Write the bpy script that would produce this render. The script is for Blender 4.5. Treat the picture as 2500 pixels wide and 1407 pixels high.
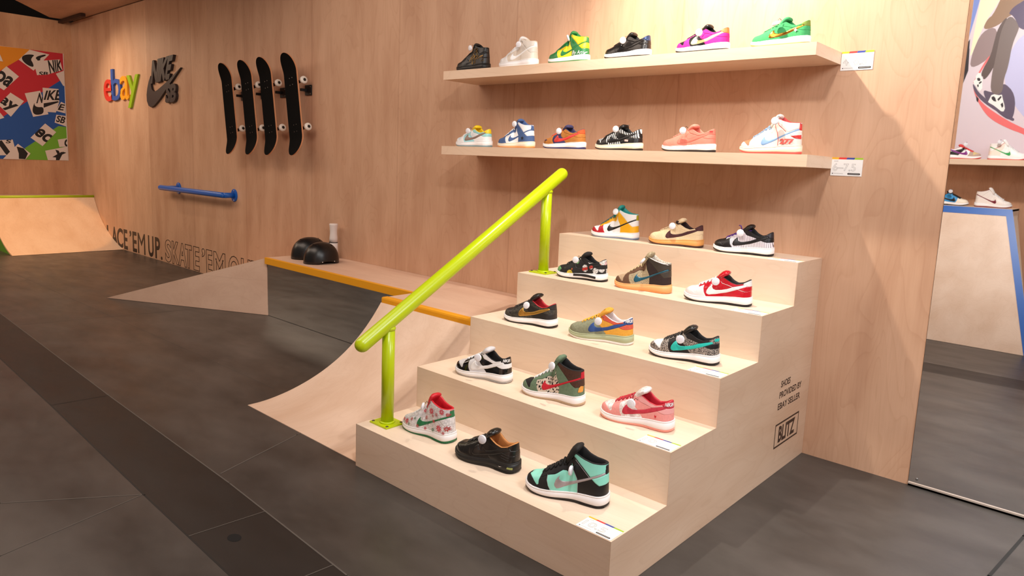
import bpy, bmesh, math, random
import numpy as np
from mathutils import Vector, Matrix
from math import sin, cos, pi, radians as R_

for o in list(bpy.data.objects): bpy.data.objects.remove(o, do_unlink=True)
SC = bpy.context.scene
COL = SC.collection

# ------------------------------------------------------------------ camera
cam_data = bpy.data.cameras.new('camera'); cam = bpy.data.objects.new('camera', cam_data); COL.objects.link(cam)
cam.location = (1.1510, -3.5367, 1.3983)
cam.rotation_euler = (1.42716, -0.04189, 0.73161)
cam_data.sensor_width = 36.0; cam_data.lens = 1716.02/2500*36
cam_data.shift_x = (1250-1262.68)/2500; cam_data.shift_y = (645.52-703.5)/2500
cam_data.clip_start = 0.02
SC.camera = cam

# ------------------------------------------------------------------ light, world, exposure
SC.view_settings.view_transform = 'Standard'; SC.view_settings.look = 'None'
SC.view_settings.gamma = 1.0; SC.view_settings.exposure = 0.0
SC.view_settings.use_curve_mapping = False
w = bpy.data.worlds.new('world'); SC.world = w; w.use_nodes = True
bgn = w.node_tree.nodes['Background']; bgn.inputs[0].default_value = (1.0, 0.84, 0.72, 1); bgn.inputs[1].default_value = 0.20

def spot(name, loc, aim, power, angle, blend=0.3, size=0.05, color=(1, .9, .78)):
    l = bpy.data.lights.new(name, 'SPOT'); l.energy = power; l.spot_size = R_(angle); l.spot_blend = blend
    l.shadow_soft_size = size; l.color = color
    o = bpy.data.objects.new(name, l); COL.objects.link(o); o.location = loc
    o.rotation_euler = (Vector(aim)-Vector(loc)).to_track_quat('-Z', 'Y').to_euler(); return o
def area(name, loc, aim, power, sx, sy, color=(1, .9, .8)):
    l = bpy.data.lights.new(name, 'AREA'); l.energy = power; l.shape = 'RECTANGLE'; l.size = sx; l.size_y = sy; l.color = color
    o = bpy.data.objects.new(name, l); COL.objects.link(o); o.location = loc
    o.rotation_euler = (Vector(aim)-Vector(loc)).to_track_quat('-Z', 'Y').to_euler(); return o
spot('lamp_key_front', (.35, -2.6, 3.05), (-.7, -.6, .8), 108, 120, .7, .08, (1, .95, .90))
spot('lamp_wall_wash', (-.6, -.68, 2.75), (-.45, -.05, 1.9), 112, 140, .5, .02, (1, .91, .78))
spot('lamp_left_wall', (-9.5, -1.2, 3.0), (-8.6, 0, 1.0), 74, 110, .8, .05, (1, .78, .55))
spot('lamp_left_ramp', (-9.0, -2.4, 2.6), (-9.95, -1.10, .20), 150, 37, .08, .03, (1, .46, .12))
area('fill_overhead_middle', (-4.2, -2.6, 3.5), (-4.2, -1.2, 0), 86, 4.0, 1.2, (1, .80, .66))  # added soft fill over the middle of the room, no known fixture
area('fill_overhead_left', (-8.2, -3.0, 3.4), (-8.4, -.3, .8), 70, 3.0, 1.2, (1, .75, .55))  # unseen soft fill, put in to lift the left end
area('fill_overhead_right', (-.2, -2.2, 3.6), (-.6, -1.2, .5), 24, 1.6, 1.2, (1, .96, .92))  # soft overhead fill added for the stairs
area('fill_overhead_mirror_side', (2.4, -1.5, 3.0), (.7, -.9, .0), 75, 1.2, 1.2, (.98, .98, 1))  # fill added to brighten stair side and floor from the right
spot('fill_right_floor', (2.3, -1.7, 3.2), (1.75, -1.25, 0), 460, 62, .8, .15, (1, .98, .97))  # spot added only to brighten the right floor and its reflection
spot('fill_canopy_uplight', (-6.2, -3.4, 2.3), (-9.2, -.9, 3.16), 30, 70, .9, .1, (1, .82, .70))  # invented uplight out of view, added to brighten the canopy underside
spot('lamp_poster', (.2, -2.9, 3.2), (.1, -4.64, 2.0), 165, 100, .5, .05, (1, .95, .9))

# ------------------------------------------------------------------ materials (all procedural)
def srgb(r, g, b):
    f = lambda c: (c/255/12.92) if c/255 <= .04045 else ((c/255+.055)/1.055)**2.4
    return (f(r), f(g), f(b), 1)
_M = {}
def newmat(name):
    m = bpy.data.materials.new(name); m.use_nodes = True
    nt = m.node_tree; p = nt.nodes['Principled BSDF']
    return m, nt, p
def N(nt, t, **kw):
    n = nt.nodes.new(t)
    for k, v in kw.items(): setattr(n, k, v)
    return n
def ramp(nt, stops, interp='LINEAR'):
    n = nt.nodes.new('ShaderNodeValToRGB'); cr = n.color_ramp; cr.interpolation = interp
    while len(cr.elements) < len(stops): cr.elements.new(.5)
    for e, (p, c) in zip(cr.elements, stops): e.position = p; e.color = c
    return n
def coords(nt, scale=(1, 1, 1), rot=(0, 0, 0), kind='Object'):
    tc = N(nt, 'ShaderNodeTexCoord'); mp = N(nt, 'ShaderNodeMapping')
    mp.inputs['Scale'].default_value = scale; mp.inputs['Rotation'].default_value = rot
    nt.links.new(tc.outputs[kind], mp.inputs[0]); return mp.outputs[0]
def plain(c, rough=.5, metal=0, bump=0, bscale=400, spec=.5, coat=0, emit=None):
    key = ('p', tuple(c), rough, metal, bump, bscale, spec, coat)
    if key in _M: return _M[key]
    m, nt, p = newmat('paint_%d' % len(_M)); p.inputs['Base Color'].default_value = srgb(*c)
    p.inputs['Roughness'].default_value = rough; p.inputs['Metallic'].default_value = metal
    p.inputs['Specular IOR Level'].default_value = spec; p.inputs['Coat Weight'].default_value = coat
    if bump:
        nz = N(nt, 'ShaderNodeTexNoise'); nz.inputs['Scale'].default_value = bscale; nz.inputs['Detail'].default_value = 3
        nt.links.new(coords(nt), nz.inputs['Vector'])
        b = N(nt, 'ShaderNodeBump'); b.inputs['Strength'].default_value = bump; b.inputs['Distance'].default_value = .0008
        nt.links.new(nz.outputs['Fac'], b.inputs['Height']); nt.links.new(b.outputs[0], p.inputs['Normal'])
    _M[key] = m; return m
def wood(name, light, dark, axis='z', rough=.42, seam=None, seam_axis='x', contrast=1.0, scale=1.0, off=0.0, tones=None):
    """plywood veneer: grain along axis, soft mottling, contour figure, sheet tone changes and hairline joints"""
    m, nt, p = newmat(name); L = nt.links.new
    tc = N(nt, 'ShaderNodeTexCoord'); geo = tc.outputs['Object']
    def mapped(s):
        mp = N(nt, 'ShaderNodeMapping'); mp.inputs['Scale'].default_value = s; L(geo, mp.inputs[0]); return mp.outputs[0]
    def along(a, c):
        v = [c*scale]*3; v['xyz'.index(axis)] = a*scale; return tuple(v)
    fine = N(nt, 'ShaderNodeTexNoise'); fine.inputs['Scale'].default_value = 1; fine.inputs['Detail'].default_value = 5; L(mapped(along(5, 110)), fine.inputs['Vector'])
    mot = N(nt, 'ShaderNodeTexNoise'); mot.inputs['Scale'].default_value = 1; mot.inputs['Detail'].default_value = 3; L(mapped(along(1.3, 5)), mot.inputs['Vector'])
    # cathedral contour figure: iso-lines of a stretched noise
    fig = N(nt, 'ShaderNodeTexNoise'); fig.inputs['Scale'].default_value = 1; fig.inputs['Detail'].default_value = 1.5; fig.inputs['Distortion'].default_value = .6
    L(mapped(along(1.3, 5.2)), fig.inputs['Vector'])
    mul = N(nt, 'ShaderNodeMath', operation='MULTIPLY'); mul.inputs[1].default_value = 13; L(fig.outputs['Fac'], mul.inputs[0])
    fr = N(nt, 'ShaderNodeMath', operation='FRACT'); L(mul.outputs[0], fr.inputs[0])
    line = ramp(nt, [(0, (0, 0, 0, 1)), (.05, (1, 1, 1, 1)), (.22, (.25, .25, .25, 1)), (.5, (0, 0, 0, 1))]); L(fr.outputs[0], line.inputs[0])
    mx = N(nt, 'ShaderNodeMix', data_type='RGBA'); mx.inputs[6].default_value = srgb(*dark); mx.inputs[7].default_value = srgb(*light)
    rr = ramp(nt, [(.30, (0, 0, 0, 1)), (.62, (1, 1, 1, 1))]); L(mot.outputs['Fac'], rr.inputs[0]); L(rr.outputs[0], mx.inputs[0])
    def mulcol(src, fac_out, amount, col=(.62, .48, .38, 1)):
        k = N(nt, 'ShaderNodeMix', data_type='RGBA', blend_type='MULTIPLY'); k.inputs[7].default_value = col
        s = N(nt, 'ShaderNodeMath', operation='MULTIPLY'); s.inputs[1].default_value = amount
        L(fac_out, s.inputs[0]); L(s.outputs[0], k.inputs[0]); L(src, k.inputs[6]); return k.outputs[2]
    c = mulcol(mx.outputs[2], line.outputs[0], .20*contrast)
    f2 = ramp(nt, [(.42, (1, 1, 1, 1)), (.58, (0, 0, 0, 1))]); L(fine.outputs['Fac'], f2.inputs[0])
    c = mulcol(c, f2.outputs[0], .09*contrast)
    if seam:
        sp = N(nt, 'ShaderNodeSeparateXYZ'); L(geo, sp.inputs[0]); ax = sp.outputs['XYZ'.index(seam_axis.upper())]
        dv = N(nt, 'ShaderNodeMath', operation='DIVIDE'); dv.inputs[1].default_value = seam; 
        ao = N(nt, 'ShaderNodeMath', operation='ADD'); ao.inputs[1].default_value = off; L(ax, ao.inputs[0]); L(ao.outputs[0], dv.inputs[0])
        fl = N(nt, 'ShaderNodeMath', operation='FLOOR'); L(dv.outputs[0], fl.inputs[0])
        wn = N(nt, 'ShaderNodeTexWhiteNoise', noise_dimensions='1D'); L(fl.outputs[0], wn.inputs['W'])
        if tones:   # one tone per plywood sheet, counted from the far left
            dd = N(nt, 'ShaderNodeMath', operation='DIVIDE'); dd.inputs[1].default_value = len(tones); L(dv.outputs[0], dd.inputs[0])
            tr_ = ramp(nt, [(i/len(tones), (v, v, v, 1)) for i, v in enumerate(tones)], 'CONSTANT'); L(dd.outputs[0], tr_.inputs[0]); c = mulcol(c, tr_.outputs[0], 1.0, (.80, .76, .75, 1))
        else: c = mulcol(c, wn.outputs['Value'], .34*contrast, (.80, .72, .70, 1))
        f3 = N(nt, 'ShaderNodeMath', operation='FRACT'); L(dv.outputs[0], f3.inputs[0])
        ed = ramp(nt, [(0, (1, 1, 1, 1)), (.006, (.6, .6, .6, 1)), (.012, (0, 0, 0, 1))]); L(f3.outputs[0], ed.inputs[0])
        if tones:   # the last sheet at the right end runs on unbroken
            lt = N(nt, 'ShaderNodeMath', operation='LESS_THAN'); lt.inputs[1].default_value = .2; L(ax, lt.inputs[0]); em = N(nt, 'ShaderNodeMath', operation='MULTIPLY'); L(ed.outputs[0], em.inputs[0]); L(lt.outputs[0], em.inputs[1]); ed = em
        c = mulcol(c, ed.outputs[0], .30, (.45, .3, .22, 1))
        # dark mineral streaks running with the grain near some sheet edges
        st = N(nt, 'ShaderNodeTexNoise'); st.inputs['Scale'].default_value = 1; st.inputs['Detail'].default_value = 2; L(mapped(along(.55, 7)), st.inputs['Vector'])
        s2 = ramp(nt, [(.60, (0, 0, 0, 1)), (.75, (1, 1, 1, 1))]); L(st.outputs['Fac'], s2.inputs[0])
        c = mulcol(c, s2.outputs[0], .26*contrast, (.62, .50, .44, 1))
    L(c, p.inputs['Base Color']); p.inputs['Roughness'].default_value = rough; p.inputs['Specular IOR Level'].default_value = .35
    b = N(nt, 'ShaderNodeBump'); b.inputs['Strength'].default_value = .08; b.inputs['Distance'].default_value = .001
    L(fine.outputs['Fac'], b.inputs['Height']); L(b.outputs[0], p.inputs['Normal'])
    return m
WALLW = wood('veneer_wall', (221, 180, 149), (204, 160, 129), 'z', .5, seam=1.22, off=11.84, tones=[.5, .3, 0, .75, .35, .55, .45, .6, .35, .35], contrast=.8)
WALLX = wood('veneer_wall_left', (212, 166, 130), (190, 142, 108), 'z', .5, seam=1.22, seam_axis='y', contrast=.8)
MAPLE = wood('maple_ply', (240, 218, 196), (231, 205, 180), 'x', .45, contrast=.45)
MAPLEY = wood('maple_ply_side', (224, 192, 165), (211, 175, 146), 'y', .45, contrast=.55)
MAPLEX = wood('maple_shelf', (236, 208, 182), (226, 194, 165), 'x', .45, contrast=.55)
RAMPW = wood('ramp_ply', (232, 204, 182), (220, 188, 163), 'y', .40, contrast=.45)
KICKW = wood('kicker_ply', (232, 198, 174), (221, 184, 160), 'x', .45, seam=.3, seam_axis='z', contrast=.45)

def floor_mat(name, c1, c2, rough):
    m, nt, p = newmat(name); L = nt.links.new
    a = N(nt, 'ShaderNodeTexNoise'); a.inputs['Scale'].default_value = 1.6; a.inputs['Detail'].default_value = 6; a.inputs['Roughness'].default_value = .6
    L(coords(nt, (1, 1.8, 1), (0, 0, .5)), a.inputs['Vector'])
    r = ramp(nt, [(.32, srgb(*c1)), (.68, srgb(*c2))]); L(a.outputs['Fac'], r.inputs[0])
    d = N(nt, 'ShaderNodeTexVoronoi', feature='F1'); d.inputs['Scale'].default_value = 7.5; d.inputs['Randomness'].default_value = 1; L(coords(nt), d.inputs['Vector'])
    dr = ramp(nt, [(0, (1, 1, 1, 1)), (.016, (1, 1, 1, 1)), (.022, (0, 0, 0, 1))]); L(d.outputs['Distance'], dr.inputs[0])
    g = N(nt, 'ShaderNodeTexWhiteNoise'); L(d.outputs['Position'], g.inputs['Vector'])
    th = N(nt, 'ShaderNodeMath', operation='GREATER_THAN'); th.inputs[1].default_value = .72; L(g.outputs['Value'], th.inputs[0])
    ml = N(nt, 'ShaderNodeMath', operation='MULTIPLY'); L(dr.outputs[0], ml.inputs[0]); L(th.outputs[0], ml.inputs[1])
    mx = N(nt, 'ShaderNodeMix', data_type='RGBA'); mx.inputs[7].default_value = srgb(190, 180, 165); L(r.outputs[0], mx.inputs[6])
    hf = N(nt, 'ShaderNodeMath', operation='MULTIPLY'); hf.inputs[1].default_value = .6; L(ml.outputs[0], hf.inputs[0]); L(hf.outputs[0], mx.inputs[0])
    L(mx.outputs[2], p.inputs['Base Color'])
    s = N(nt, 'ShaderNodeTexNoise'); s.inputs['Scale'].default_value = 3.2; s.inputs['Detail'].default_value = 8; L(coords(nt, (1, 2.5, 1), (0, 0, -.4)), s.inputs['Vector'])
    rr = N(nt, 'ShaderNodeMapRange'); rr.inputs[3].default_value = rough-.07; rr.inputs[4].default_value = rough+.16; L(s.outputs['Fac'], rr.inputs[0]); L(rr.outputs[0], p.inputs['Roughness'])
    b = N(nt, 'ShaderNodeBump'); b.inputs['Strength'].default_value = .12; b.inputs['Distance'].default_value = .002; L(s.outputs['Fac'], b.inputs['Height']); L(b.outputs[0], p.inputs['Normal'])
    return m
FLOOR = floor_mat('dark_floor_sheet', (52, 48, 45), (80, 75, 71), .33)
STRIP = floor_mat('black_floor_strip', (27, 23, 21), (34, 30, 28), .42)

def mirror_mat():
    m, nt, p = newmat('mirror'); p.inputs['Base Color'].default_value = (.86, .86, .85, 1); p.inputs['Metallic'].default_value = 1; p.inputs['Roughness'].default_value = .012; return m
MIRROR = mirror_mat()

def pat(kind, *cols, rough=.6, scale=1.0):
    """patterned uppers; pattern lives in the shoe's own coordinates (metres)"""
    key = ('pat', kind, cols, rough, scale)
    if key in _M: return _M[key]
    m, nt, p = newmat('pattern_%s_%d' % (kind, len(_M))); L = nt.links.new
    C = [srgb(*c) for c in cols]
    def base2(fac, a, b, t0, t1):
        r = ramp(nt, [(t0, a), (t1, b)]); L(fac, r.inputs[0]); return r.outputs[0]
    out = None
    if kind == 'elephant':
        nz = N(nt, 'ShaderNodeTexNoise'); nz.inputs['Scale'].default_value = 150*scale; nz.inputs['Detail'].default_value = 2; L(coords(nt), nz.inputs['Vector'])
        sc_ = N(nt, 'ShaderNodeVectorMath', operation='SCALE'); sc_.inputs['Scale'].default_value = .014/scale; L(nz.outputs['Color'], sc_.inputs[0])
        ad = N(nt, 'ShaderNodeVectorMath', operation='ADD'); L(coords(nt, (1.5, 1, .8), (0, .5, 0)), ad.inputs[0]); L(sc_.outputs[0], ad.inputs[1])
        v = N(nt, 'ShaderNodeTexVoronoi', feature='DISTANCE_TO_EDGE'); v.inputs['Scale'].default_value = 185*scale; L(ad.outputs[0], v.inputs['Vector']); out = base2(v.outputs['Distance'], C[0], C[1], .09, .17)
    elif kind in ('stripes', 'zebra', 'knit'):
        v = N(nt, 'ShaderNodeTexWave', wave_type='BANDS', bands_direction='X')
        sc = {'stripes': 42, 'zebra': 30, 'knit': 60}[kind]*scale
        v.inputs['Scale'].default_value = sc; v.inputs['Distortion'].default_value = {'stripes': .4, 'zebra': 5.5, 'knit': 9}[kind]; v.inputs['Detail'].default_value = 1.5
        v.inputs['Detail Scale'].default_value = .6 if kind == 'zebra' else 1.5
        L(coords(nt, (1, 1, .6), (0, .35, 0)), v.inputs['Vector'])
        t = {'stripes': (.80, .9), 'zebra': (.55, .62), 'knit': (.25, .75)}[kind]; out = base2(v.outputs['Fac'], C[0], C[1], *t)
    elif kind == 'cow':
        v = N(nt, 'ShaderNodeTexVoronoi', feature='SMOOTH_F1'); v.inputs['Scale'].default_value = 120*scale; L(coords(nt, (1.2, 1, .75), (0, .3, 0)), v.inputs['Vector'])
        out = base2(v.outputs['Distance'], C[1], C[0], .30, .36)
    elif kind == 'camo':
        v = N(nt, 'ShaderNodeTexNoise'); v.inputs['Scale'].default_value = 70*scale; v.inputs['Detail'].default_value = 5; v.inputs['Roughness'].default_value = .7; L(coords(nt), v.inputs['Vector'])
        r = ramp(nt, [(0, C[0]), (.45, C[1]), (.52, C[0]), (.6, C[2])], 'CONSTANT'); L(v.outputs['Fac'], r.inputs[0]); out = r.outputs[0]
    elif kind == 'suede':
        v = N(nt, 'ShaderNodeTexNoise'); v.inputs['Scale'].default_value = 120*scale; v.inputs['Detail'].default_value = 6; v.inputs['Roughness'].default_value = .75; L(coords(nt), v.inputs['Vector'])
        out = base2(v.outputs['Fac'], C[0], C[1], .3, .7)
    elif kind == 'satin':
        v = N(nt, 'ShaderNodeTexNoise'); v.inputs['Scale'].default_value = 55*scale; v.inputs['Detail'].default_value = 4; v.inputs['Distortion'].default_value = 2; L(coords(nt), v.inputs['Vector'])
        out = base2(v.outputs['Fac'], C[0], C[1], .42, .56); p.inputs['Metallic'].default_value = .15
    elif kind == 'fade':      # toe to heel colour change dyed into the leather
        sp = N(nt, 'ShaderNodeSeparateXYZ'); L(coords(nt), sp.inputs[0]); ad = N(nt, 'ShaderNodeMath', operation='MULTIPLY_ADD'); ad.inputs[1].default_value = 12; ad.inputs[2].default_value = -.75
        L(sp.outputs[0], ad.inputs[0]); out = base2(ad.outputs[0], C[0], C[1], 0, 1)
    elif kind == 'paint':     # bright embroidered doodles on dark canvas
        v = N(nt, 'ShaderNodeTexVoronoi'); v.inputs['Scale'].default_value = 30*scale; L(coords(nt), v.inputs['Vector'])
        v2 = N(nt, 'ShaderNodeTexNoise'); v2.inputs['Scale'].default_value = 160; v2.inputs['Distortion'].default_value = 3; L(coords(nt), v2.inputs['Vector'])
        r = ramp(nt, [(i/len(C[1:]), c) for i, c in enumerate(C[1:])], 'CONSTANT')
        sx = N(nt, 'ShaderNodeSeparateColor'); L(v.outputs['Color'], sx.inputs[0]); L(sx.outputs[0], r.inputs[0])
        k = ramp(nt, [(.43, (0, 0, 0, 1)), (.47, (1, 1, 1, 1))]); L(v2.outputs['Fac'], k.inputs[0])
        d = ramp(nt, [(.48, (1, 1, 1, 1)), (.54, (0, 0, 0, 1))]); L(v.outputs['Distance'], d.inputs[0])
        ml = N(nt, 'ShaderNodeMath', operation='MULTIPLY'); L(k.outputs[0], ml.inputs[0]); L(d.outputs[0], ml.inputs[1])
        mx = N(nt, 'ShaderNodeMix', data_type='RGBA'); mx.inputs[6].default_value = C[0]; L(r.outputs[0], mx.inputs[7]); L(ml.outputs[0], mx.inputs[0]); out = mx.outputs[2]
    L(out, p.inputs['Base Color']); p.inputs['Roughness'].default_value = rough
    nz = N(nt, 'ShaderNodeTexNoise'); nz.inputs['Scale'].default_value = 500; L(coords(nt), nz.inputs['Vector'])
    b = N(nt, 'ShaderNodeBump'); b.inputs['Strength'].default_value = .25; b.inputs['Distance'].default_value = .0006; L(nz.outputs['Fac'], b.inputs['Height']); L(b.outputs[0], p.inputs['Normal'])
    _M[key] = m; return m

# ------------------------------------------------------------------ mesh helpers
def link(name, me, mat=None, parent=None, smooth=False):
    o = bpy.data.objects.new(name, me); COL.objects.link(o)
    if mat is not None and not len(me.materials): me.materials.append(mat)
    if smooth: me.polygons.foreach_set('use_smooth', [True]*len(me.polygons))
    if parent is not None: o.parent = parent
    return o
def raw(name, V, F, mat=None, parent=None, smooth=False):
    me = bpy.data.meshes.new(name); me.from_pydata([tuple(map(float, v)) for v in V], [], [tuple(f) for f in F]); me.update()
    return link(name, me, mat, parent, smooth)
def bmobj(name, bm, mat=None, parent=None, smooth=False, bevel=0):
    if bevel: bmesh.ops.bevel(bm, geom=list(bm.edges), offset=bevel, segments=2, affect='EDGES', profile=.6)
    bmesh.ops.recalc_face_normals(bm, faces=bm.faces)
    me = bpy.data.meshes.new(name); bm.to_mesh(me); bm.free(); return link(name, me, mat, parent, smooth)
def thing(name, label, cat, loc=(0, 0, 0), rotz=0, group=None):
    o = bpy.data.objects.new(name, None); COL.objects.link(o); o.location = loc; o.rotation_euler = (0, 0, rotz)
    o.empty_display_size = .05; return tag(o, label, cat, group)
def tag(o, label=None, cat=None, group=None, kind=None):
    if label: o['label'] = label
    if cat: o['category'] = cat
    if group: o['group'] = group
    if kind: o['kind'] = kind
    return o
def box(bm, lo, hi):
    lo, hi = Vector(lo), Vector(hi); r = bmesh.ops.create_cube(bm, size=1)
    for v in r['verts']: v.co = Vector([(lo[i]+hi[i])/2+v.co[i]*(hi[i]-lo[i]) for i in range(3)])
    return r['verts']
def boxo(name, lo, hi, mat, parent=None, bevel=0):
    bm = bmesh.new(); box(bm, lo, hi); return bmobj(name, bm, mat, parent, bevel=bevel)
def prism(bm, poly, d, closed=True):
    """extrude polygon of 3D points by vector d"""
    a = [bm.verts.new(p) for p in poly]; b = [bm.verts.new(Vector(p)+Vector(d)) for p in poly]
    bm.faces.new(a); bm.faces.new(list(reversed(b))); n = len(a)
    for i in range(n): bm.faces.new((a[i], b[i], b[(i+1) % n], a[(i+1) % n]))
def tube(bm, pts, r, seg=16, caps=True, round_caps=False, flat=1.0, up=None):
    pts = [Vector(p) for p in pts]; rings = []; n = len(pts); prev = None
    rr = r if isinstance(r, (list, tuple)) else [r]*n
    for i, p in enumerate(pts):
        t = (pts[min(i+1, n-1)]-pts[max(i-1, 0)]).normalized()
        ref = up if up is not None else (Vector((0, 0, 1)) if abs(t.z) < .9 else Vector((0, 1, 0)))
        if prev is not None and up is None: ref = prev
        u = (ref-t*ref.dot(t)).normalized(); prev = u; v = t.cross(u)
        rings.append([bm.verts.new(p+(u*cos(2*pi*k/seg)*flat+v*sin(2*pi*k/seg))*rr[i]) for k in range(seg)])
    for a, b in zip(rings, rings[1:]):
        for k in range(seg): bm.faces.new((a[k], a[(k+1) % seg], b[(k+1) % seg], b[k]))
    if caps:
        bm.faces.new(list(reversed(rings[0]))); bm.faces.new(rings[-1])
    return rings
def capsule_pts(a, b, r, n=6):
    """points+radii of a tube with hemispherical ends"""
    a, b = Vector(a), Vector(b); t = (b-a).normalized(); P, Rr = [], []
    for i in range(n+1):
        q = pi/2*i/n; P.append(a+t*(r-r*cos(q))); Rr.append(max(r*sin(q), .0004))
    for i in range(n+1):
        q = pi/2*(1-i/n); P.append(b-t*(r-r*cos(q))); Rr.append(max(r*sin(q), .0004))
    return P, Rr
def lathe(bm, prof, seg=32, center=(0, 0, 0), axis='z'):
    rings = []
    for r, h in prof:
        ring = []
        for k in range(seg):
            a = 2*pi*k/seg; x, y = r*cos(a), r*sin(a)
            c = {'z': (x, y, h), 'y': (x, h, y), 'x': (h, x, y)}[axis]
            ring.append(bm.verts.new(Vector(center)+Vector(c)))
        rings.append(ring)
    for a, b in zip(rings, rings[1:]):
        for k in range(seg): bm.faces.new((a[k], a[(k+1) % seg], b[(k+1) % seg], b[k]))
    bm.faces.new(list(reversed(rings[0]))); bm.faces.new(rings[-1])

# ---- lettering: flat outlines of the built-in font turned into vertices and faces
_T = {}
def glyphs(s, bold=0.0, shear=0.0, spacing=1.0):
    key = (s, bold, shear, spacing)
    if key in _T: return _T[key]
    cu = bpy.data.curves.new('t', 'FONT'); cu.body = s; cu.size = 1; cu.offset = bold; cu.shear = shear; cu.space_character = spacing; cu.resolution_u = 4
    o = bpy.data.objects.new('t', cu); COL.objects.link(o)
    dg = bpy.context.evaluated_depsgraph_get(); me = bpy.data.meshes.new_from_object(o.evaluated_get(dg))
    V = np.array([v.co[:2] for v in me.vertices]); F = [tuple(p.vertices) for p in me.polygons]
    bpy.data.objects.remove(o); bpy.data.curves.remove(cu); bpy.data.meshes.remove(me)
    lo, hi = V.min(0), V.max(0); V = (V-lo)/(hi-lo); _T[key] = (V, F, (hi-lo)); return _T[key]
def text_geo(s, O, U, Wv, bold=0, shear=0, depth=None, spacing=1.0):
    """text fitted to the parallelogram O + u*U + v*Wv; depth: extrusion vector"""
    V, F, _ = glyphs(s, bold, shear, spacing); O, U, Wv = map(np.array, (O, U, Wv))
    P = [O+U*a+Wv*b for a, b in V]
    if depth is None: return P, F
    n = len(P); Dv = np.array(depth); P2 = P+[p+Dv for p in P]; F2 = [tuple(f) for f in F]+[tuple(i+n for i in reversed(f)) for f in F]
    cnt = {}
    for f in F:
        for a, b in zip(f, f[1:]+f[:1]): cnt[(a, b)] = 1
    for (a, b) in cnt:
        if (b, a) not in cnt: F2.append((b, a, a+n, b+n))
    return P2, F2
def outline_geo(s, O, U, Wv, wd, depth, bold=0, spacing=1.0):
    V, F, _ = glyphs(s, bold, 0, spacing); O, U, Wv = map(np.array, (O, U, Wv)); P = [O+U*a+Wv*b for a, b in V]
    cnt = set()
    for f in F:
        for a, b in zip(f, f[1:]+f[:1]): cnt.add((a, b))
    n = np.cross(U, Wv); n = n/np.linalg.norm(n); VV, FF = [], []; Dv = np.array(depth)
    for (a, b) in cnt:
        if (b, a) in cnt: continue
        p, q = P[a], P[b]; t = q-p; l = np.linalg.norm(t)
        if l < 1e-6: continue
        t = t/l; s_ = np.cross(n, t); p = p-t*wd*.4; q = q+t*wd*.4; k = len(VV)
        VV += [p-s_*wd/2, q-s_*wd/2, q+s_*wd/2, p+s_*wd/2]; VV += [v+Dv for v in VV[k:k+4]]
        FF += [(k, k+1, k+2, k+3), (k+7, k+6, k+5, k+4), (k, k+4, k+5, k+1), (k+1, k+5, k+6, k+2), (k+2, k+6, k+7, k+3), (k+3, k+7, k+4, k)]
    return VV, FF

# ------------------------------------------------------------------ the room
def structure(o): o['kind'] = 'structure'; return o
fl = structure(boxo('floor', (-12.5, -7, -.05), (3.2, 1.0, 0), FLOOR))
# sunk black cable-cover strip and the joints between the floor sheets
bm = bmesh.new()
P1 = [(-12.4, -2.02), (-5.734, -2.132), (-3.066, -2.195), (-1.602, -2.215), (-.695, -2.25), (3.1, -2.33)]
P2 = [(-12.4, -2.33), (-4.292, -2.445), (-3.106, -2.469), (-1.729, -2.508), (-.953, -2.525), (3.1, -2.62)]
ring = [(x, y, .0004) for x, y in P1]+[(x, y, .0004) for x, y in reversed(P2)]
f = bm.faces.new([bm.verts.new(p) for p in ring]); bmobj('cable_strip', bm, STRIP, fl)
GR = plain((88, 82, 76), .6); GD = plain((18, 16, 15), .6)
def groove(name, pts, wd, mat, z=.0008):
    bm = bmesh.new()
    for (a, b) in zip(pts, pts[1:]):
        a, b = Vector((*a, z)), Vector((*b, z)); t = (b-a).normalized(); s = Vector((-t.y, t.x, 0))*wd/2
        bm.faces.new([bm.verts.new(v) for v in (a-s-t*wd*.3, b-s+t*wd*.3, b+s+t*wd*.3, a+s-t*wd*.3)])
    return bmobj(name, bm, mat, fl)
groove('floor_joint', P1, .006, GR); groove('floor_joint', P2, .007, GD, .0007)
groove('floor_joint', [(-1.713, -2.2), (-1.881, -1.729), (-2.2, -.3)], .007, GR)
groove('floor_joint', [(-1.738, -2.51), (-2.031, -2.927), (-2.6, -3.9)], .006, GR)
groove('floor_joint', [(-1.738, -2.51), (-1.604, -3.019), (-1.4, -4.0)], .005, GR)
groove('floor_joint', [(-1.298, -2.515), (-1.278, -2.232)], .004, GR, .0012)
groove('floor_joint', [(-3.106, -2.469), (-3.081, -2.2)], .005, GD, .0012)
groove('floor_joint', [(-.80, -2.53), (-.78, -2.25)], .004, GR, .0012)
groove('floor_joint', [(.965, -.02), (.949, -.177), (.895, -.623), (.80, -1.5), (.72, -2.24)], .012, GD)
groove('floor_joint', [(-5.2, -2.13), (-5.0, -.9)], .006, GR); groove('floor_joint', [(-9.2, -1.6), (-2.6, -1.45)], .003, GR)
bm = bmesh.new(); hp = Vector((-1.175, -2.405, .0010)); bm.faces.new([bm.verts.new(hp+Vector((.030*cos(a*pi/8), .023*sin(a*pi/8), 0))) for a in range(16)])
bmobj('cable_hole', bm, plain((4, 3, 3), .9), fl)

wall_back = structure(boxo('wall_back', (-11.05, 0, 0), (.486, .12, 3.155), WALLW))
structure(boxo('wall_back_side', (.486, .035, 0), (3.0, .12, 3.155), WALLW))
wl = structure(boxo('wall_left', (-11.05, -6.0, 0), (-10.93, 0, 3.155), WALLX))
structure(boxo('wall_opposite', (-1.9, -4.80, 0), (2.9, -4.65, 3.6), wood('veneer_wall_opposite', (205, 160, 128), (186, 140, 108), 'z', .5, seam=.5)))
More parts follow.
